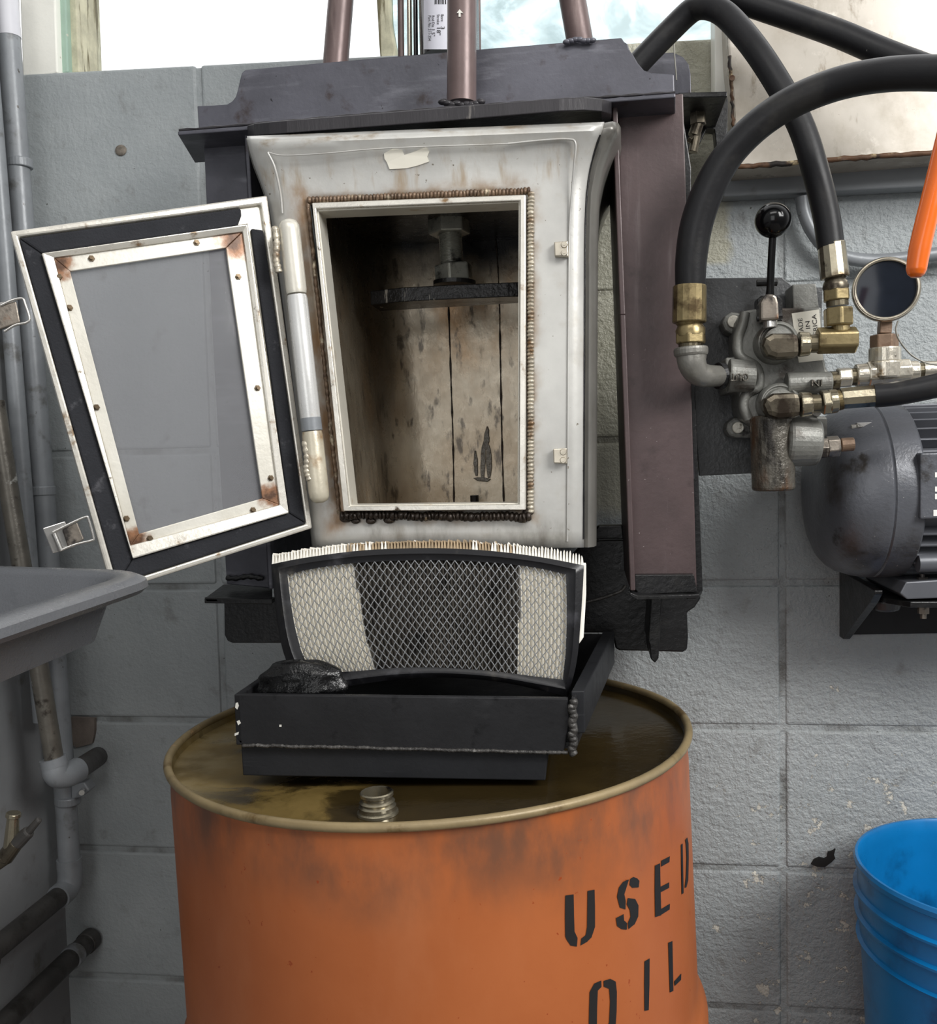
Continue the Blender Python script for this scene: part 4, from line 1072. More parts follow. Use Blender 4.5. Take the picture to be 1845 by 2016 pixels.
# ------------------------------------------------------------------ grey conduit looping behind the gauge
bm = NB(); tube(bm, spline([at(x, y, -.024) for x, y in ((1579, 388), (1584, 420), (1600, 456), (1625, 486), (1660, 505), (1710, 513), (1770, 510), (1845, 500), (1960, 486))], 10), .0088, 18)
tag(obj('bent_conduit', bm, M['galv'], smooth=60), 'painted grey conduit curving along the wall behind the gauge', 'conduit')

# ------------------------------------------------------------------ orange rod hanging near the lens
bm = NB()
q = [at(1803, 546, -.62), at(1805, 526, -.62), at(1811, 490, -.62), at(1826, 425, -.62), at(1846, 345, -.62), at(1868, 255, -.62), at(1880, 200, -.62)]
q = spline(q, 10); n_ = len(q)
tube(bm, q, lambda i: mpp(q[0])*plerp([(0, 9), (3, 15.5), (8, 19), (20, 20.5), (34, 20), (60, 20)], i), 28)
hd = thing('orange_handle', 'glossy orange rounded handle hanging in front at the right edge', 'handle', tuple(q[0]))
obj('handle_grip', bm, M['orange'], hd, smooth=70)

# ------------------------------------------------------------------ motor and its bracket
YM = -.122
mo = thing('electric_motor', 'dark grey finned electric motor with domed fan cover below the gauge', 'motor', tuple(at(1700, 1140, YM)))
mc = at(1700, 966, YM); mr = mpp(mc)
def mx(px): return (px-1700)*mr*1.01
AX = V((1, .015, .004)).normalized()
bm = NB(); prof = [(0, mx(1600)), (58*mr, mx(1598)), (88*mr, mx(1602)), (112*mr, mx(1608)), (134*mr, mx(1618)), (148*mr, mx(1630)), (158*mr, mx(1646)), (166*mr, mx(1670)), (171*mr, mx(1700)), (171*mr, mx(1703)), (168.5*mr, mx(1706)), (171*mr, mx(1709)), (170*mr, mx(1756)), (166*mr, mx(1760)), (150*mr, mx(1760))]
lathe(bm, mc, AX, prof, 72); obj('fan_cover', bm, M['motor'], mo, smooth=35)
bm = NB(); lathe(bm, mc, AX, [(140*mr, mx(1750)), (140*mr, mx(2090))], 48); obj('motor_shell', bm, M['fin'], mo, smooth=40)
a_, b_f = frame_of(AX)
for k in range(40):
    th = 2*math.pi*k/40
    d = a_*math.cos(th)+b_f*math.sin(th)
    if d.y > .55: continue
    if d.y < -.55 and -.40 < d.z < .32: continue
    bm = NB(); c_ = mc+AX*mx(1918)+d*(151*mr); R_ = Matrix((AX, d.cross(AX), d)).transposed()
    box(bm, c_, (mx(2080)-mx(1756), .0026, 30*mr), R_); obj('cooling_fin', bm, M['fin'], mo, bevel=.0006)
bm = NB(); pxprism(bm, [(1812, 892), (2060, 884), (2060, 1014), (1812, 1022)], -.232, .03); npz = obj('name_plate', bm, M['motor'], mo, bevel=.002)
bm = NB()
for (x0, y0, x1, y1) in ((1841, 930, 1870, 940), (1841, 958, 1872, 968), (1841, 972, 1872, 983), (1838, 1004, 1868, 1016)):
    pxprism(bm, [(x0, y0), (x1, y0-1), (x1, y1-1), (x0, y1)], -.2326, .001)
obj('plate_print', bm, M['whitemark'], npz)
bm = NB(); pc(bm, (1806, 1108, -.19), (2060, 1100, -.19), 38, n=24); obj('terminal_tube', bm, M['fin'], mo, smooth=40)
for (x, y) in ((1700, 840), (1698, 1093)):
    zo = (966-y)*mr; rr0 = 160*mr
    c_ = at(x, y, mc.y-math.sqrt(rr0*rr0-zo*zo)-.002); bm = NB()
    cyl(bm, c_+AX*-.008, c_+AX*.012, .0055, n=6); cyl(bm, c_+AX*-.014, c_+AX*-.006, .003, n=10); obj('hex_bolt', bm, M['chrome'], mo, bevel=.0006)
bm = NB(); pxprism(bm, [(1784, 1146), (1845, 1142), (2060, 1136), (2060, 1172), (1845, 1178), (1786, 1180), (1772, 1168)], -.19, .14); obj('motor_foot', bm, M['fin'], mo, bevel=.0015)
for (x) in (1816,):
    bm = NB(); pc(bm, (x, 1136, -.175), (x, 1148, -.175), 20, n=6); pc(bm, (x, 1130, -.175), (x, 1137, -.175), 10, n=10); obj('foot_bolt', bm, M['clevis'], mo)
br = thing('motor_bracket', 'black welded angle bracket on the wall under the grey motor', 'bracket', tuple(at(1760, 1250, 0)))
bm = NB(); x0 = .4815
zt0 = at(1651, 1123, -.004).z; zb0 = at(1651, 1254, -.004).z; zf = at(1708, 1170, -.16).z
P = [V((x0, -.001, zt0)), V((x0, -.001, zb0)), V((x0, -.018, zb0)), V((x0, -.14, zf-.014)), V((x0, -.16, zf)), V((x0, -.16, zt0-.005))]
prism(bm, P, (.010, 0, 0)); obj('bracket_gusset', bm, M['oily'], br, bevel=.001)
bm = NB(); pxprism(bm, [(1664, 1180), (1845, 1176), (2080, 1168), (2080, 1246), (1845, 1247), (1664, 1250)], -.012, .0115); obj('bracket_back', bm, M['black'], br, bevel=.001)
zsh = at(1800, 1181, -.19).z-.0015
bm = NB(); prism(bm, [V((x0+.012, -.165, zsh)), V((x0+.03, -.195, zsh)), V((.80, -.195, zsh)), V((.80, -.014, zsh)), V((x0+.012, -.014, zsh))], (0, 0, -.007)); obj('bracket_shelf', bm, M['oily'], br, bevel=.001)
bm = NB(); pc(bm, (1745, 1180, -.10), (1746, 1202, -.10), 60, 46, 20); obj('shelf_boss', bm, M['mountplate'], br, bevel=.003)
bm = NB(); c_ = at(1818, 1186, -.175); cyl(bm, V((c_.x, c_.y, zsh-.0075)), V((c_.x, c_.y, zsh-.017)), .0065, n=6); cyl(bm, V((c_.x, c_.y, zsh-.017)), V((c_.x, c_.y, zsh-.023)), .0035, n=10); obj('shelf_bolt', bm, M['clevis'], br)

# ------------------------------------------------------------------ orange drum
RD = .283
tc = V((-.0385, -.302, .8960)); DA = V((-.030, 0, 1)).normalized()
def dpt(r, h, th=0):  # along the drum axis
    return tc
dr = thing('oil_drum', 'weathered orange steel drum stencilled USED OIL standing under the press', 'drum', (tc.x+.027, tc.y, 0))
Hd = .886
prof = [(RD*.985, -Hd+.0), (RD, -Hd+.004)]
def hoop(h): return [(RD, h-.026), (RD+.004, h-.018), (RD+.0095, h-.006), (RD+.0095, h+.006), (RD+.004, h+.018), (RD, h+.026)]
prof += hoop(-.585)+[(RD, -.5), (RD, -.4)]+hoop(-.315)+[(RD, -.27), (RD, -.2), (RD, -.1), (RD, -.03), (RD-.001, -.012), (RD, -.004)]
bm = NB(); lathe(bm, tc, DA, prof, 120, caps=False); obj('drum_shell', bm, M['drum'], dr, smooth=40)
LID = -.012
bm = NB(); lathe(bm, tc, DA, [(RD-.0015, -.004), (RD-.003, LID+.001), (RD-.008, LID), (RD*.6, LID-.0005), (.0001, LID-.001)], 96, caps=False); obj('drum_lid', bm, M['lid'], dr, smooth=40)
a_, b_f = frame_of(DA)
q = [tc+(a_*math.cos(2*math.pi*k/96)+b_f*math.sin(2*math.pi*k/96))*(RD+.0015+.0004*math.sin(2*math.pi*k/96*7))+DA*(-.001+.0008*math.sin(2*math.pi*k/96*5)) for k in range(96)]
bm = NB(); tube(bm, q, .0044, 12, closed=True); obj('drum_rim', bm, M['rim'], dr, smooth=70)
# stencilled words, painted on the curved side
def drum_pt(px, py, lift=.0006):
    d = (FW*FPX + RT*(px-IW/2) - UP*(py-IH/2)).normalized(); oc = CAM-tc
    dp = d-DA*d.dot(DA); op = oc-DA*oc.dot(DA)
    a = dp.dot(dp); b = 2*dp.dot(op); c = op.dot(op)-(RD+lift)**2
    disc = b*b-4*a*c
    t = (-b-math.sqrt(max(0, disc)))/(2*a); return CAM+d*t
def zs_(p): return (1000+.458*p[0], 1550+.458*p[1])
def stencil(bm_, polys):
    for pl in polys:
        vs = [bm_.verts.new(drum_pt(*zs_(p))) for p in pl]
        try: bm_.faces.new(vs)
        except ValueError: pass
U_ = [[(247, 465), (283, 460), (285, 560), (287, 620), (300, 648), (297, 685), (270, 680), (253, 655), (247, 640), (246, 550)], [(343, 445), (373, 440), (375, 520), (375, 600), (360, 645), (340, 665), (313, 680), (316, 650), (335, 635), (341, 600), (342, 520)]]
S_ = [[(526, 394), (540, 385), (556, 391), (566, 402), (563, 430), (536, 432), (524, 420)], [(513, 398), (521, 396), (510, 432), (501, 460), (507, 488), (506, 525), (482, 517), (470, 470), (478, 430), (496, 406)], [(516, 476), (548, 480), (562, 508), (561, 555), (546, 588), (519, 610), (517, 582), (528, 556), (525, 528), (512, 503)], [(465, 562), (498, 545), (500, 572), (513, 584), (512, 612), (490, 610), (470, 596)]]
E_ = [[(633, 336), (655, 326), (657, 440), (660, 550), (634, 558), (632, 440)], [(660, 315), (697, 296), (695, 321), (660, 341)], [(657, 427), (694, 408), (694, 432), (658, 451)], [(659, 523), (697, 500), (696, 525), (660, 548)]]
D_ = [[(745, 246), (752, 241), (754, 350), (756, 455), (748, 460), (746, 350)], [(763, 226), (772, 215), (777, 240), (778, 300), (776, 400), (768, 430), (761, 432), (766, 390), (769, 300), (766, 245)]]
O_ = [[(348, 1040), (350, 950), (352, 880), (372, 843), (402, 830), (403, 858), (387, 874), (384, 950), (383, 1030), (392, 1070), (370, 1085), (352, 1070)], [(412, 832), (440, 823), (464, 835), (469, 880), (468, 960), (464, 1020), (448, 1060), (420, 1080), (420, 1050), (436, 1010), (440, 920), (436, 866), (413, 857)]]
I_ = [[(588, 748), (610, 735), (609, 850), (606, 958), (588, 961), (587, 850)]]
L_ = [[(690, 668), (708, 660), (710, 770), (712, 875), (697, 882), (693, 770)], [(716, 834), (746, 800), (745, 828), (718, 854)]]
for polys in (U_, S_, E_, D_, O_, I_, L_):
    bm = NB(); stencil(bm, polys); obj('stencil_letter', bm, M['ink'], dr)
# open bung
bp = atz(744, 1600, .884); bp = V((bp.x, bp.y, 0)); 
hl = (tc+DA*LID); bz = hl.z - (DA.x*(bp.x-hl.x)+DA.y*(bp.y-hl.y))/DA.z
bp.z = bz
rb = 37*mpp(bp)
bm = NB(); lathe(bm, bp, DA, [(rb*1.12, 0), (rb*1.1, .002), (rb*1.0, .003), (rb*.98, .004), (rb, .007), (rb*.86, .009), (rb*.95, .011), (rb*.80, .013), (rb*.80, .015), (rb*.9, .0165), (rb*.9, .019), (rb*.84, .020), (rb*.72, .0195), (rb*.66, .006), (.0005, .005)], 36, caps=False); obj('bung_neck', bm, M['steelfit'], dr, smooth=35)

# ------------------------------------------------------------------ black tray on its riser, on the drum
YTf = -.47
tz = at(462, 1367, YTf).z; tb = at(470, 1466, YTf).z
xl, xr = at(462, 1400, YTf).x, at(1134, 1420, YTf).x
ty = thing('catch_tray', 'black welded steel catch tray resting on the drum lid in front of the press', 'tray', ((xl+xr)/2, -.33, at(478, 1525, -.465).z))
bm = NB()
pxprism(bm, [(461, 1367), (1118, 1375), (1122, 1420), (1110, 1483), (474, 1466), (464, 1455)], YTf, .007); obj('front_panel', bm, M['black'], ty, bevel=.0012)
pr = [at(1112, 1376, YTf), at(1136, 1382, YTf), at(1134, 1470, YTf), at(1120, 1488, YTf)]
bk = V((.034, .30, 0)); Lw = at(1140, 1378, YTf)
bm = NB()
prism(bm, [V((xr-.004, YTf, tz)), V((xr, YTf, tz)), V((xr+.034, YTf+.31, tz)), V((xr+.030, YTf+.31, tz))], (0, 0, -.05))
obj('side_panel', bm, M['black'], ty, bevel=.0012)
bm = NB(); prism(bm, [V((xr-.004, YTf+.01, tz+.003)), V((xr+.008, YTf+.012, tz+.003)), V((xr+.044, YTf+.31, tz+.003)), V((xr+.030, YTf+.31, tz+.003))], (0, 0, -.040)); obj('side_angle', bm, M['blackbar'], ty, bevel=.001)
bm = NB(); prism(bm, [V((xl, YTf, tz)), V((xl+.007, YTf, tz)), V((xl+.007, YTf+.31, tz)), V((xl, YTf+.31, tz))], (0, 0, -.05)); obj('side_panel', bm, M['black'], ty, bevel=.0012)
bm = NB(); prism(bm, [V((xl+.004, YTf+.004, tb+.006)), V((xr-.004, YTf+.004, tb+.006)), V((xr+.028, YTf+.31, tb+.006)), V((xl+.004, YTf+.31, tb+.006))], (0, 0, -.006)); obj('tray_floor', bm, M['oily'], ty)
bm = NB(); prism(bm, [V((xl+.004, YTf+.303, tz)), V((xr+.03, YTf+.303, tz)), V((xr+.03, YTf+.303, tb)), V((xl+.004, YTf+.303, tb))], (0, .006, 0)); obj('back_panel', bm, M['black'], ty)
bm = NB(); q = spline([at(1128+3*math.sin(k*2.2), lerp(1377, 1486, k/12), YTf-.001) for k in range(13)], 5); tube(bm, q, lambda i: .0040*(.85+.2*abs(math.sin(i*.62))), 10); obj('corner_weld', bm, M['weldblack'], ty, smooth=70)
bm = NB(); q = spline([at(lerp(476, 1118, k/40), lerp(1467, 1482, k/40)+random.uniform(-1, 1), YTf-.0005) for k in range(41)], 4); tube(bm, q, lambda i: .0016*(.6+.8*abs(math.sin(i*.9)+.3*math.sin(i*2.7))), 8); obj('seam_weld', bm, M['weldblack'], ty, smooth=70)
bm = NB(); pxprism(bm, [(474, 1462), (1079, 1484), (1074, 1537), (478, 1527)], -.464, .24); obj('riser_bar', bm, M['blackbar'], ty, bevel=.0012)
for pl in ([(464, 1384), (468, 1383), (470, 1390), (467, 1397), (463, 1393)], [(466, 1420), (471, 1418), (474, 1424), (469, 1428)], [(462, 1444), (470, 1441), (469, 1446), (462, 1449)], [(550, 1427), (554, 1427), (554, 1431), (550, 1431)]):
    bm = NB(); prism(bm, [at(x, y, YTf-.0006) for x, y in pl], (0, .0005, 0)); obj('paint_chip', bm, M['chip'], ty)

# ------------------------------------------------------------------ panel air filter leaning in the tray
fA_, fB_, fC_ = at(535, 1100, -.395), at(1150, 1100, -.397), at(850, 1350, -.414)
FN = (fB_-fA_).cross(fC_-fA_).normalized()
if FN.dot(CAM-fA_) < 0: FN = -FN
def F(px, py, off=0): return atp(px, py, fA_+FN*off, FN)
ft_ = thing('air_filter', 'used panel air filter with wire mesh leaning upright in the black tray', 'filter', tuple(F(850, 1350)))
OT = [(534, 1111), (600, 1098), (720, 1083), (850, 1079), (960, 1084), (1060, 1096), (1150, 1113)]
IT = [(566, 1132), (620, 1119), (720, 1107), (850, 1103), (960, 1107), (1050, 1117), (1114, 1131)]
OBt = [(602, 1368), (680, 1352), (780, 1338), (880, 1334), (980, 1342), (1060, 1358), (1118, 1372)]
IBt = [(612, 1326), (690, 1322), (780, 1315), (860, 1314), (960, 1320), (1040, 1330), (1108, 1338)]
def cr2(pts_, k=6): return [(p.x, p.y) for p in spline([V((x, y, 0)) for x, y in pts_], k)]
OL_ = [(534, 1111), (541, 1180), (550, 1250), (566, 1306), (602, 1368)]; OR_ = [(1150, 1113), (1145, 1200), (1136, 1300), (1118, 1372)]
IL_ = [(566, 1132), (573, 1190), (584, 1250), (598, 1295), (612, 1326)]; IR_ = [(1114, 1131), (1116, 1200), (1114, 1280), (1108, 1338)]
def loop(t, r, b, l):
    return cr2(t)[:-1] + cr2(r)[:-1] + list(reversed(cr2(b)))[:-1] + list(reversed(cr2(l)))[:-1]
def resample(path, n):
    d = [0]
    for a, b in zip(path, path[1:]): d.append(d[-1]+math.hypot(b[0]-a[0], b[1]-a[1]))
    out = []; j = 0
    for i in range(n):
        s_ = d[-1]*i/(n-1)
        while j < len(d)-2 and d[j+1] < s_: j += 1
        u = (s_-d[j])/max(1e-9, d[j+1]-d[j]); out.append((lerp(path[j][0], path[j+1][0], u), lerp(path[j][1], path[j+1][1], u)))
    return out
def ringpix(t, r, b, l, n=28):
    return resample(cr2(t), n)[:-1]+resample(cr2(r), n)[:-1]+list(reversed(resample(cr2(b), n)))[:-1]+list(reversed(resample(cr2(l), n)))[:-1]
ro, ri = ringpix(OT, OR_, OBt, OL_), ringpix(IT, IR_, IBt, IL_)
rm = [(lerp(a[0], b[0], .45), lerp(a[1], b[1], .45)) for a, b in zip(ro, ri)]
rm2 = [(lerp(a[0], b[0], .62), lerp(a[1], b[1], .62)) for a, b in zip(ro, ri)]
bm = NB()
rings_ = [[F(*p, -.016) for p in ro], [F(*p, -.001) for p in ro], [F(*p, .003) for p in rm], [F(*p, .0015) for p in rm2], [F(*p, .0005) for p in ri], [F(*p, -.010) for p in ri]]
rings(bm, rings_, caps=False); obj('filter_frame', bm, M['frame_rubber'], ft_, smooth=50)
def inn(u, v):
    tp = resample_cache[0]; bt_ = resample_cache[1]
    a = V((lerp_path(tp, u)+(0,))); b = V((lerp_path(bt_, u)+(0,)))
    l = V((lerp_path(resample_cache[2], v)+(0,))); r = V((lerp_path(resample_cache[3], v)+(0,)))
    c = (1-v)*a+v*b+(1-u)*l+u*r-((1-u)*(1-v)*a0+u*(1-v)*a1+(1-u)*v*b0+u*v*b1)
    return c.x, c.y
def lerp_path(p, t):
    t = max(0, min(1, t))*(len(p)-1); i = min(int(t), len(p)-2); f = t-i
    return (lerp(p[i][0], p[i+1][0], f), lerp(p[i][1], p[i+1][1], f))
resample_cache = [resample(cr2(x), 60) for x in (IT, IBt, IL_, IR_)]
a0 = V(resample_cache[0][0]+(0,)); a1 = V(resample_cache[0][-1]+(0,)); b0 = V(resample_cache[1][0]+(0,)); b1 = V(resample_cache[1][-1]+(0,))
# expanded wire mesh
NU, NVm = 35, 10
bm = NB(); wr = .00052
def strand(p, q): cyl(bm, p, q, wr, n=5, caps=False)
for j in range(NVm+1):
    for i in range(NU):
        for (du, dv) in ((.5, -.5), (.5, .5)):
            for (i0, j0) in ((i, j), (i+.5, j+dv)):
                pass
        u0, uc, u1 = i/NU, (i+.5)/NU, (i+1)/NU; v0 = (j+.0)/NVm
        for s_ in (-.5, .5):
            vv = (j+s_)/NVm
            if vv < -.02 or vv > 1.02: continue
            P0 = F(*inn(u0, min(1, v0)), .0012); PC = F(*inn(uc, vv), .0020); P1 = F(*inn(u1, min(1, v0)), .0012)
            strand(P0, PC); strand(PC, P1)
obj('wire_mesh', bm, M['mesh'], ft_)
# pleats: folded paper behind the mesh
bm = NB(); NPl = 72; prev = None
for i in range(NPl*2+1):
    u = i/(NPl*2); off = -.003 if i % 2 == 0 else -.0085
    col_ = [bm.verts.new(F(*inn(u, v), off)) for v in (0, .25, .5, .75, 1)]
    if prev:
        for j in range(4):
            f = bm.faces.new((prev[j], col_[j], col_[j+1], prev[j+1])); f.material_index = 1 if .245+.02*(j/4) < u < (.83-.01*j/4) else 0
    prev = col_
obj('pleated_paper', bm, [M['pleat'], M['pleatmid']], ft_)
# pleat ends standing above the frame
bm = NB(); tp = resample([(535, 1110)]+OT[1:], 200); NT_ = 100
crest = [(0, 1091), (.05, 1086), (.12, 1079), (.25, 1070), (.4, 1064), (.55, 1062), (.7, 1066), (.85, 1075), (.95, 1085), (1, 1092)]
for k in range(NT_):
    t0, t1 = k/NT_, (k+.94)/NT_; a = lerp_path(tp, t0); b = lerp_path(tp, t1); tm = (k+.4)/NT_
    x_ = lerp_path(tp, tm)[0]+random.uniform(-1.2, 1.2); yt = plerp(crest, tm)+random.uniform(-2.2, 2.2)
    P = [F(a[0], a[1]+3, -.004), F(b[0], b[1]+3, -.004), F(lerp(b[0], x_, .55), lerp(b[1], yt, .82), -.006), F(x_, yt, -.007), F(lerp(a[0], x_, .55), lerp(a[1], yt, .82), -.006)]
    fs = prism(bm, P, -FN*.02)
    sooty = .24 < tm < .78
    for f in fs: f.material_index = 1 if (sooty and random.random() < (.95 if .32 < tm < .70 else .5)) else 0
pe = obj('pleat_ends', bm, [M['pleat'], mk('browned_filter_paper', (168, 148, 120), .85, 0, .25, 60)], ft_)
bm = NB(); prism(bm, [F(1140, 1108, -.010), F(1154, 1108, -.012), F(1154, 1170, -.012), F(1149, 1255, -.012), F(1140, 1268, -.010)], -FN*.012); obj('paper_edge', bm, M['pleat'], ft_, bevel=.001)

# crushed black filter lying in the tray
bm = NB(); cc = V((xl+.060, -.4415, tb+.006+.0375)); n1, n2 = 64, 30; rr = []
for j in range(n2+1):
    t = j/n2; ang = t*math.pi; ring_ = []
    for i in range(n1):
        th = 2*math.pi*i/n1
        r = (.052+.0022*math.sin(t*34+th*1.0)+.0012*math.sin(th*7+t*9))*math.sin(ang)**.6 if 0 < t < 1 else .001
        ring_.append(cc+V((math.cos(th)*r*.90, math.sin(th)*r*.32, math.cos(ang)*.036*(1+.03*math.sin(th*3))*(1 if math.cos(ang) < 0 else .92))))
    rr.append(ring_)
rings(bm, rr); 
o = obj('crushed_filter', bm, M['crumple'], smooth=70)
tag(o, 'crumpled shiny black lump in the left corner of the tray', 'crushed filter')

# ------------------------------------------------------------------ grey tub at the left
TP = at(333, 1122, -.65); zt = TP.z
Bd = (atz(0, 1112, zt)-TP); Bd.z = 0; Nd = (atz(0, 1228, zt)-TP); Nd.z = 0
ub, un = Bd.normalized(), Nd.normalized()
tubt = thing('utility_tub', 'grey moulded plastic tub with wide rolled rim jutting in from the left', 'tub', (TP.x-.2, TP.y-.15, zt-.3))
def tubloop(inset, z, rad, nb=.465, nn=.42):
    c0 = TP+ub*inset*1.2+un*inset*1.2; pts_ = []
    A_ = c0+ub*rad; C_ = c0+un*rad
    cor = [(1-t)**2*A_+2*t*(1-t)*c0+t*t*C_ for t in [k/10 for k in range(11)]]
    e1 = c0+ub*(nb-inset*2)+un*0; e2 = c0+ub*(nb-inset*2)+un*(nn-inset*2); e3 = c0+un*(nn-inset*2)
    pts_ = cor+[e3, e2, e1]
    return [V((p.x, p.y, z)) for p in pts_]
bm = NB()
L_ = [tubloop(.034, zt-.046, .03), tubloop(.022, zt-.016, .05), tubloop(.020, zt-.011, .05), tubloop(.004, zt-.012, .055), tubloop(0, zt-.008, .06), tubloop(.001, zt-.003, .06), tubloop(.006, zt, .058), tubloop(.018, zt, .05), tubloop(.023, zt-.004, .045), tubloop(.038, zt-.040, .03)]
rings(bm, L_, caps=True)
obj('tub_shell', bm, M['tub'], tubt, smooth=40)

# ------------------------------------------------------------------ pipes at the left
def pipe(name, label, cat, pts_, r, mat, extra=None):
    t = thing(name, label, cat, tuple(pts_[0]))
    b_ = NB(); tube(b_, pts_, r, 24); obj('pipe_run', b_, mat, t, smooth=60)
    if extra: extra(t)
    return t
yC = -.055
C0, C1, C2, C3 = at(8, -60, yC), at(42, 403, yC), at(88, 1000, yC), at(131, 1600, yC)
def exC(t):
    b_ = NB(); a = at(8, -60, yC); b = at(18, 74, yC); cyl(b_, a, b, .0160, n=24); obj('paint_line', b_, M['whitepaint'], t, smooth=40, label='upper length in white paint')
    for (x0, x1, y) in ((-6, 57, 322), (32, 105, 966)):
        b_ = NB(); P0 = at((x0+x1)/2+10, y-8, yC); P1 = at((x0+x1)/2+11, y+9, yC); cyl(b_, at(lerp(x0, x1, .72), y-9, yC), at(lerp(x0, x1, .73), y+9, yC),   .0172, n=24)
        pxprism(b_, [(x0-4, y-7), (x0+30, y-8), (x0+30, y+10), (x0-4, y+9)], yC-.006, .03); obj('pipe_clamp', b_, M['galv'], t, bevel=.0015)
    b_ = NB(); cyl(b_, at(133, 1566, yC), at(133, 1582, yC), .0185, n=24); pxprism(b_, [(140, 1545), (166, 1540), (176, 1556), (160, 1570), (140, 1574)], yC-.01, .02); obj('hanger_clamp', b_, M['galv'], t, bevel=.002)
    b_ = NB(); p = at(163, 1556, yC-.012); cyl(b_, p, p+V((.004, -.010, 0)), .004, n=10); obj('clamp_bolt', b_, M['chrome'], t)
    b_ = NB(); cyl(b_, at(136, 1690, yC), at(137, 1708, yC), .0178, n=24); q_ = spline([at(137, 1700, yC), at(138, 1728, yC), at(136, 1738, yC)+V((0, -.006, -.006)), at(136, 1738, yC)+V((0, -.03, -.008))], 6); tube(b_, q_, .0178, 24); obj('pipe_elbow', b_, M['galv'], t, smooth=50)
    e = at(136, 1738, yC)+V((0, -.02, -.008))
    b_ = NB(); cyl(b_, e, e+V((-.004, -.38, 0)), .0150, n=24); obj('return_pipe', b_, M['darkpipe'], t, smooth=40)
    b_ = NB(); p = e+V((-.003, -.175, 0)); cyl(b_, p, p+V((0, -.05, 0)), .024, n=24); cyl(b_, p+V((0, -.025, .03)), p+V((0, -.025, -.05)), .020, n=24); obj('pipe_union', b_, M['darkpipe'], t, bevel=.002)
pipe('wall_pipe', 'painted grey pipe clamped in the wall corner, nearest the corner, white at its top', 'pipe', [C0, C1, C2, C3, at(137, 1700, yC)], .0154, M['galv'], exC)
yB = -.095
pipe('wall_pipe', 'painted grey pipe just left of the clamped corner pipe', 'pipe', [at(-36, -60, yB), at(2, 403, yB), at(47, 966, yB), at(82, 1420, yB)], .0115, M['galv'])
yA = -.155
def exA(t):
    b_ = NB(); cyl(b_, at(104, 1492, yA), at(108, 1508, yA), .0178, n=24); e = at(113, 1526, yA)
    q_ = spline([at(107, 1504, yA), at(112, 1524, yA), e+V((.006, .012, -.004)), e+V((.010, .035, -.004))], 6); tube(b_, q_, .0172, 24); obj('pipe_elbow', b_, M['galv'], t, smooth=50)
    b_ = NB(); s0 = e+V((.010, .03, -.004)); s1 = at(192, 1490, -.004); cyl(b_, s0, s1, .0148, n=24); obj('wall_stub', b_, M['darkpipe'], t, smooth=40)
pipe('drain_pipe', 'paint-speckled pipe slanting down behind the grey tub to an elbow', 'pipe', [at(-10, 790, yA), at(20, 980, yA), at(71, 1278, yA), at(108, 1504, yA)], .0125, M['specked'], exA)
e = at(163, 1864, -.03)
def exE(t):
    b_ = NB(); cyl(b_, e+V((0, -.02, 0)), e+V((0, -.035, 0)), .0172, n=24); obj('pipe_ring', b_, M['galv'], t, smooth=40)
    b_ = NB(); cyl(b_, e+V((0, .026, 0)), e+V((0, .006, 0)), .017, n=24); obj('pipe_coupling', b_, M['darkpipe'], t, bevel=.002)
pipe('floor_level_pipe', 'dark iron pipe leaving the wall low in the corner, lowest of the pipes', 'pipe', [e+V((0, .01, 0)), e+V((-.002, -.15, -.001)), e+V((-.004, -.36, -.002))], .0152, M['darkpipe'], exE)
# hose bib
hb = thing('hose_bib', 'small metal hose tap on the side wall at the left edge', 'tap', tuple(at(20, 1650, -.3)))
yH = -.33
bm = NB(); pc(bm, (-30, 1712, yH), (14, 1684, yH), 40, 36, 6); pc(bm, (8, 1690, yH), (34, 1656, yH), 34, 30, 20); obj('tap_body', bm, M['darkfit'], hb, bevel=.002)
bm = NB(); pc(bm, (22, 1668, yH), (26, 1604, yH), 30, 22, 16); pc(bm, (26, 1608, yH), (27, 1600, yH), 30, 28, 16); obj('tap_spindle', bm, M['steelfit'], hb, bevel=.001)
bm = NB(); pc(bm, (32, 1660, yH), (58, 1636, yH), 30, 24, 14); pc(bm, (54, 1640, yH), (78, 1612, yH), 16, 13, 12); obj('tap_handle', bm, M['darkpipe'], hb, bevel=.002)

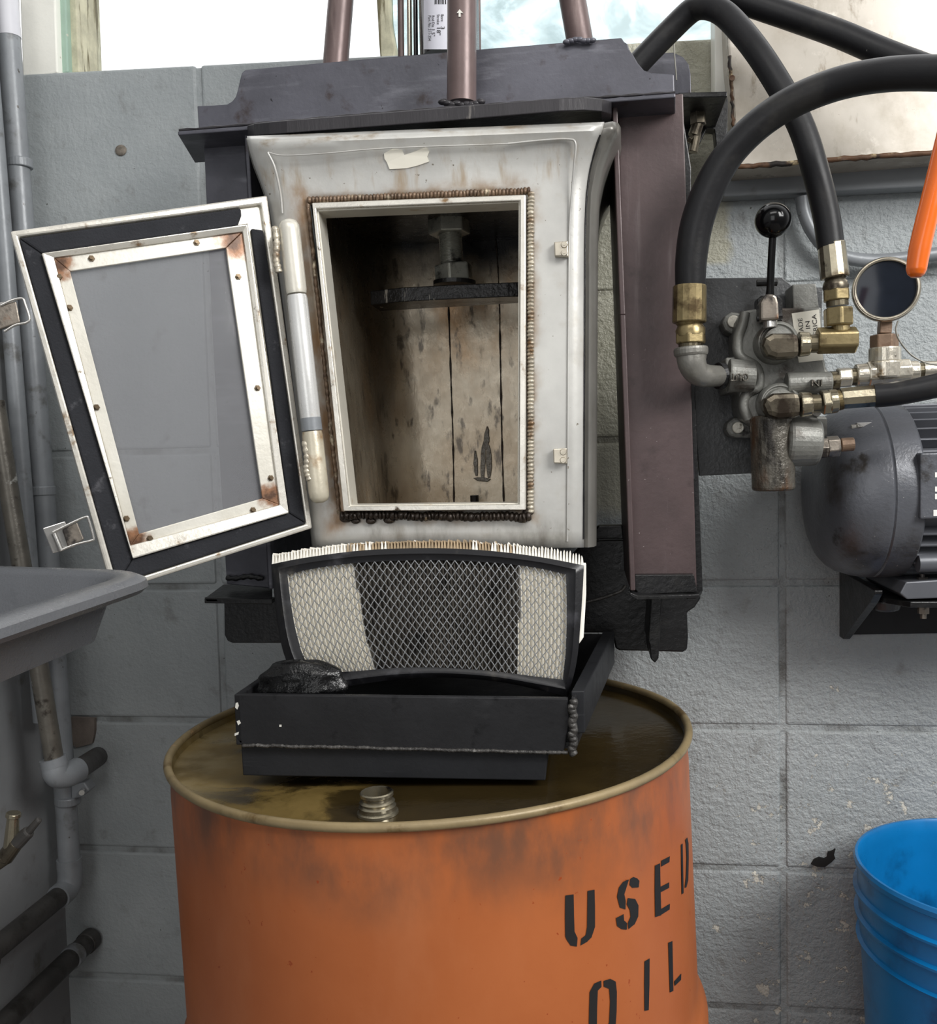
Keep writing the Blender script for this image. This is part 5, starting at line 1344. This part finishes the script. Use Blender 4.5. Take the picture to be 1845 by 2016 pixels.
# wall patch in the corner and the scrap by the bucket
bm = NB(); pxprism(bm, [(140, 1412), (186, 1414), (186, 1438), (184, 1452), (181, 1464), (150, 1472), (138, 1462)], -.006, .006)
o = obj('mortar_patch', bm, mk('brown_mortar_patch', (122, 112, 104), .8, 0, .15, 40, bump=.5, bs=120)); tag(o, 'brownish mortar patch in the corner above the wall stub', 'patch')
bm = NB(); pxprism(bm, [zs_(p) for p in ((1305, 332), (1318, 312), (1340, 302), (1362, 308), (1374, 302), (1378, 280), (1396, 276), (1409, 266), (1402, 290), (1408, 306), (1392, 322), (1362, 344), (1330, 342))], -.004, .0038)
o = obj('black_scrap', bm, M['blackflake']); tag(o, 'ragged black scrap stuck on the wall left of the blue bucket', 'scrap')

# ------------------------------------------------------------------ blue bucket on a crate
lp = at(1696, 1700, -.175); RB = .152
bc = V((lp.x+RB-.002, -.175, lp.z)); hB_ = .37
bk = thing('plastic_bucket', 'blue plastic bucket, open and empty, at the lower right by the wall', 'bucket', (bc.x, bc.y, bc.z-hB_))
def rb_(h): return lerp(RB, RB*.88, h/hB_)
prof = [(RB*.86, -hB_), (RB*.88, -hB_+.004)]
def rib(h, w, d): return [(rb_(h+w)-.0005, -h-w), (rb_(h+w)+d, -h-w+.002), (rb_(h)+d, -h-.002), (rb_(h)-.0005, -h)]
prof += [(rb_(.18)-.001, -.18), (rb_(.13)-.001, -.13)] + rib(.098, .004, .004) + rib(.066, .007, .0045) + rib(.036, .007, .0045) + [(rb_(.02)-.001, -.02), (RB-.002, -.012), (RB+.001, -.010), (RB+.002, -.004), (RB, 0), (RB-.003, 0), (RB-.005, -.004), (RB-.006, -.02), (RB*.88-.006, -hB_+.01), (.001, -hB_+.01)]
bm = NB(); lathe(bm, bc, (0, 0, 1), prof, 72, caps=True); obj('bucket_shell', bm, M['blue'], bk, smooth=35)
for pl in ([(1784, 1666), (1790, 1662), (1792, 1668), (1789, 1675), (1786, 1672)],):
    bm = NB(); prism(bm, [at(x, y, -.0385) for x, y in pl], (0, .0005, 0)); obj('paint_fleck', bm, M['chip'], bk)
czt = bc.z-hB_
bm = NB(); 
box(bm, (bc.x, -.19, czt/2-.0005), (.36, .34, czt-.003))
o = obj('storage_crate', bm, M['crate'], bevel=.006); tag(o, 'grey crate below the blue bucket at lower right', 'crate')

# crumbled plug in the wall, upper left
bm = NB(); sphere(bm, at(238, 296, -.001), 12*mpp(at(238, 296, 0)), 14, 10, (1, .35, .9))
o = obj('wall_plug', bm, mk('crumbled_plug', (122, 114, 104), .8, 0, .4, 90, bump=.8, bs=200)); tag(o, 'small crumbled brown plug in the grey wall left of the press', 'plug')
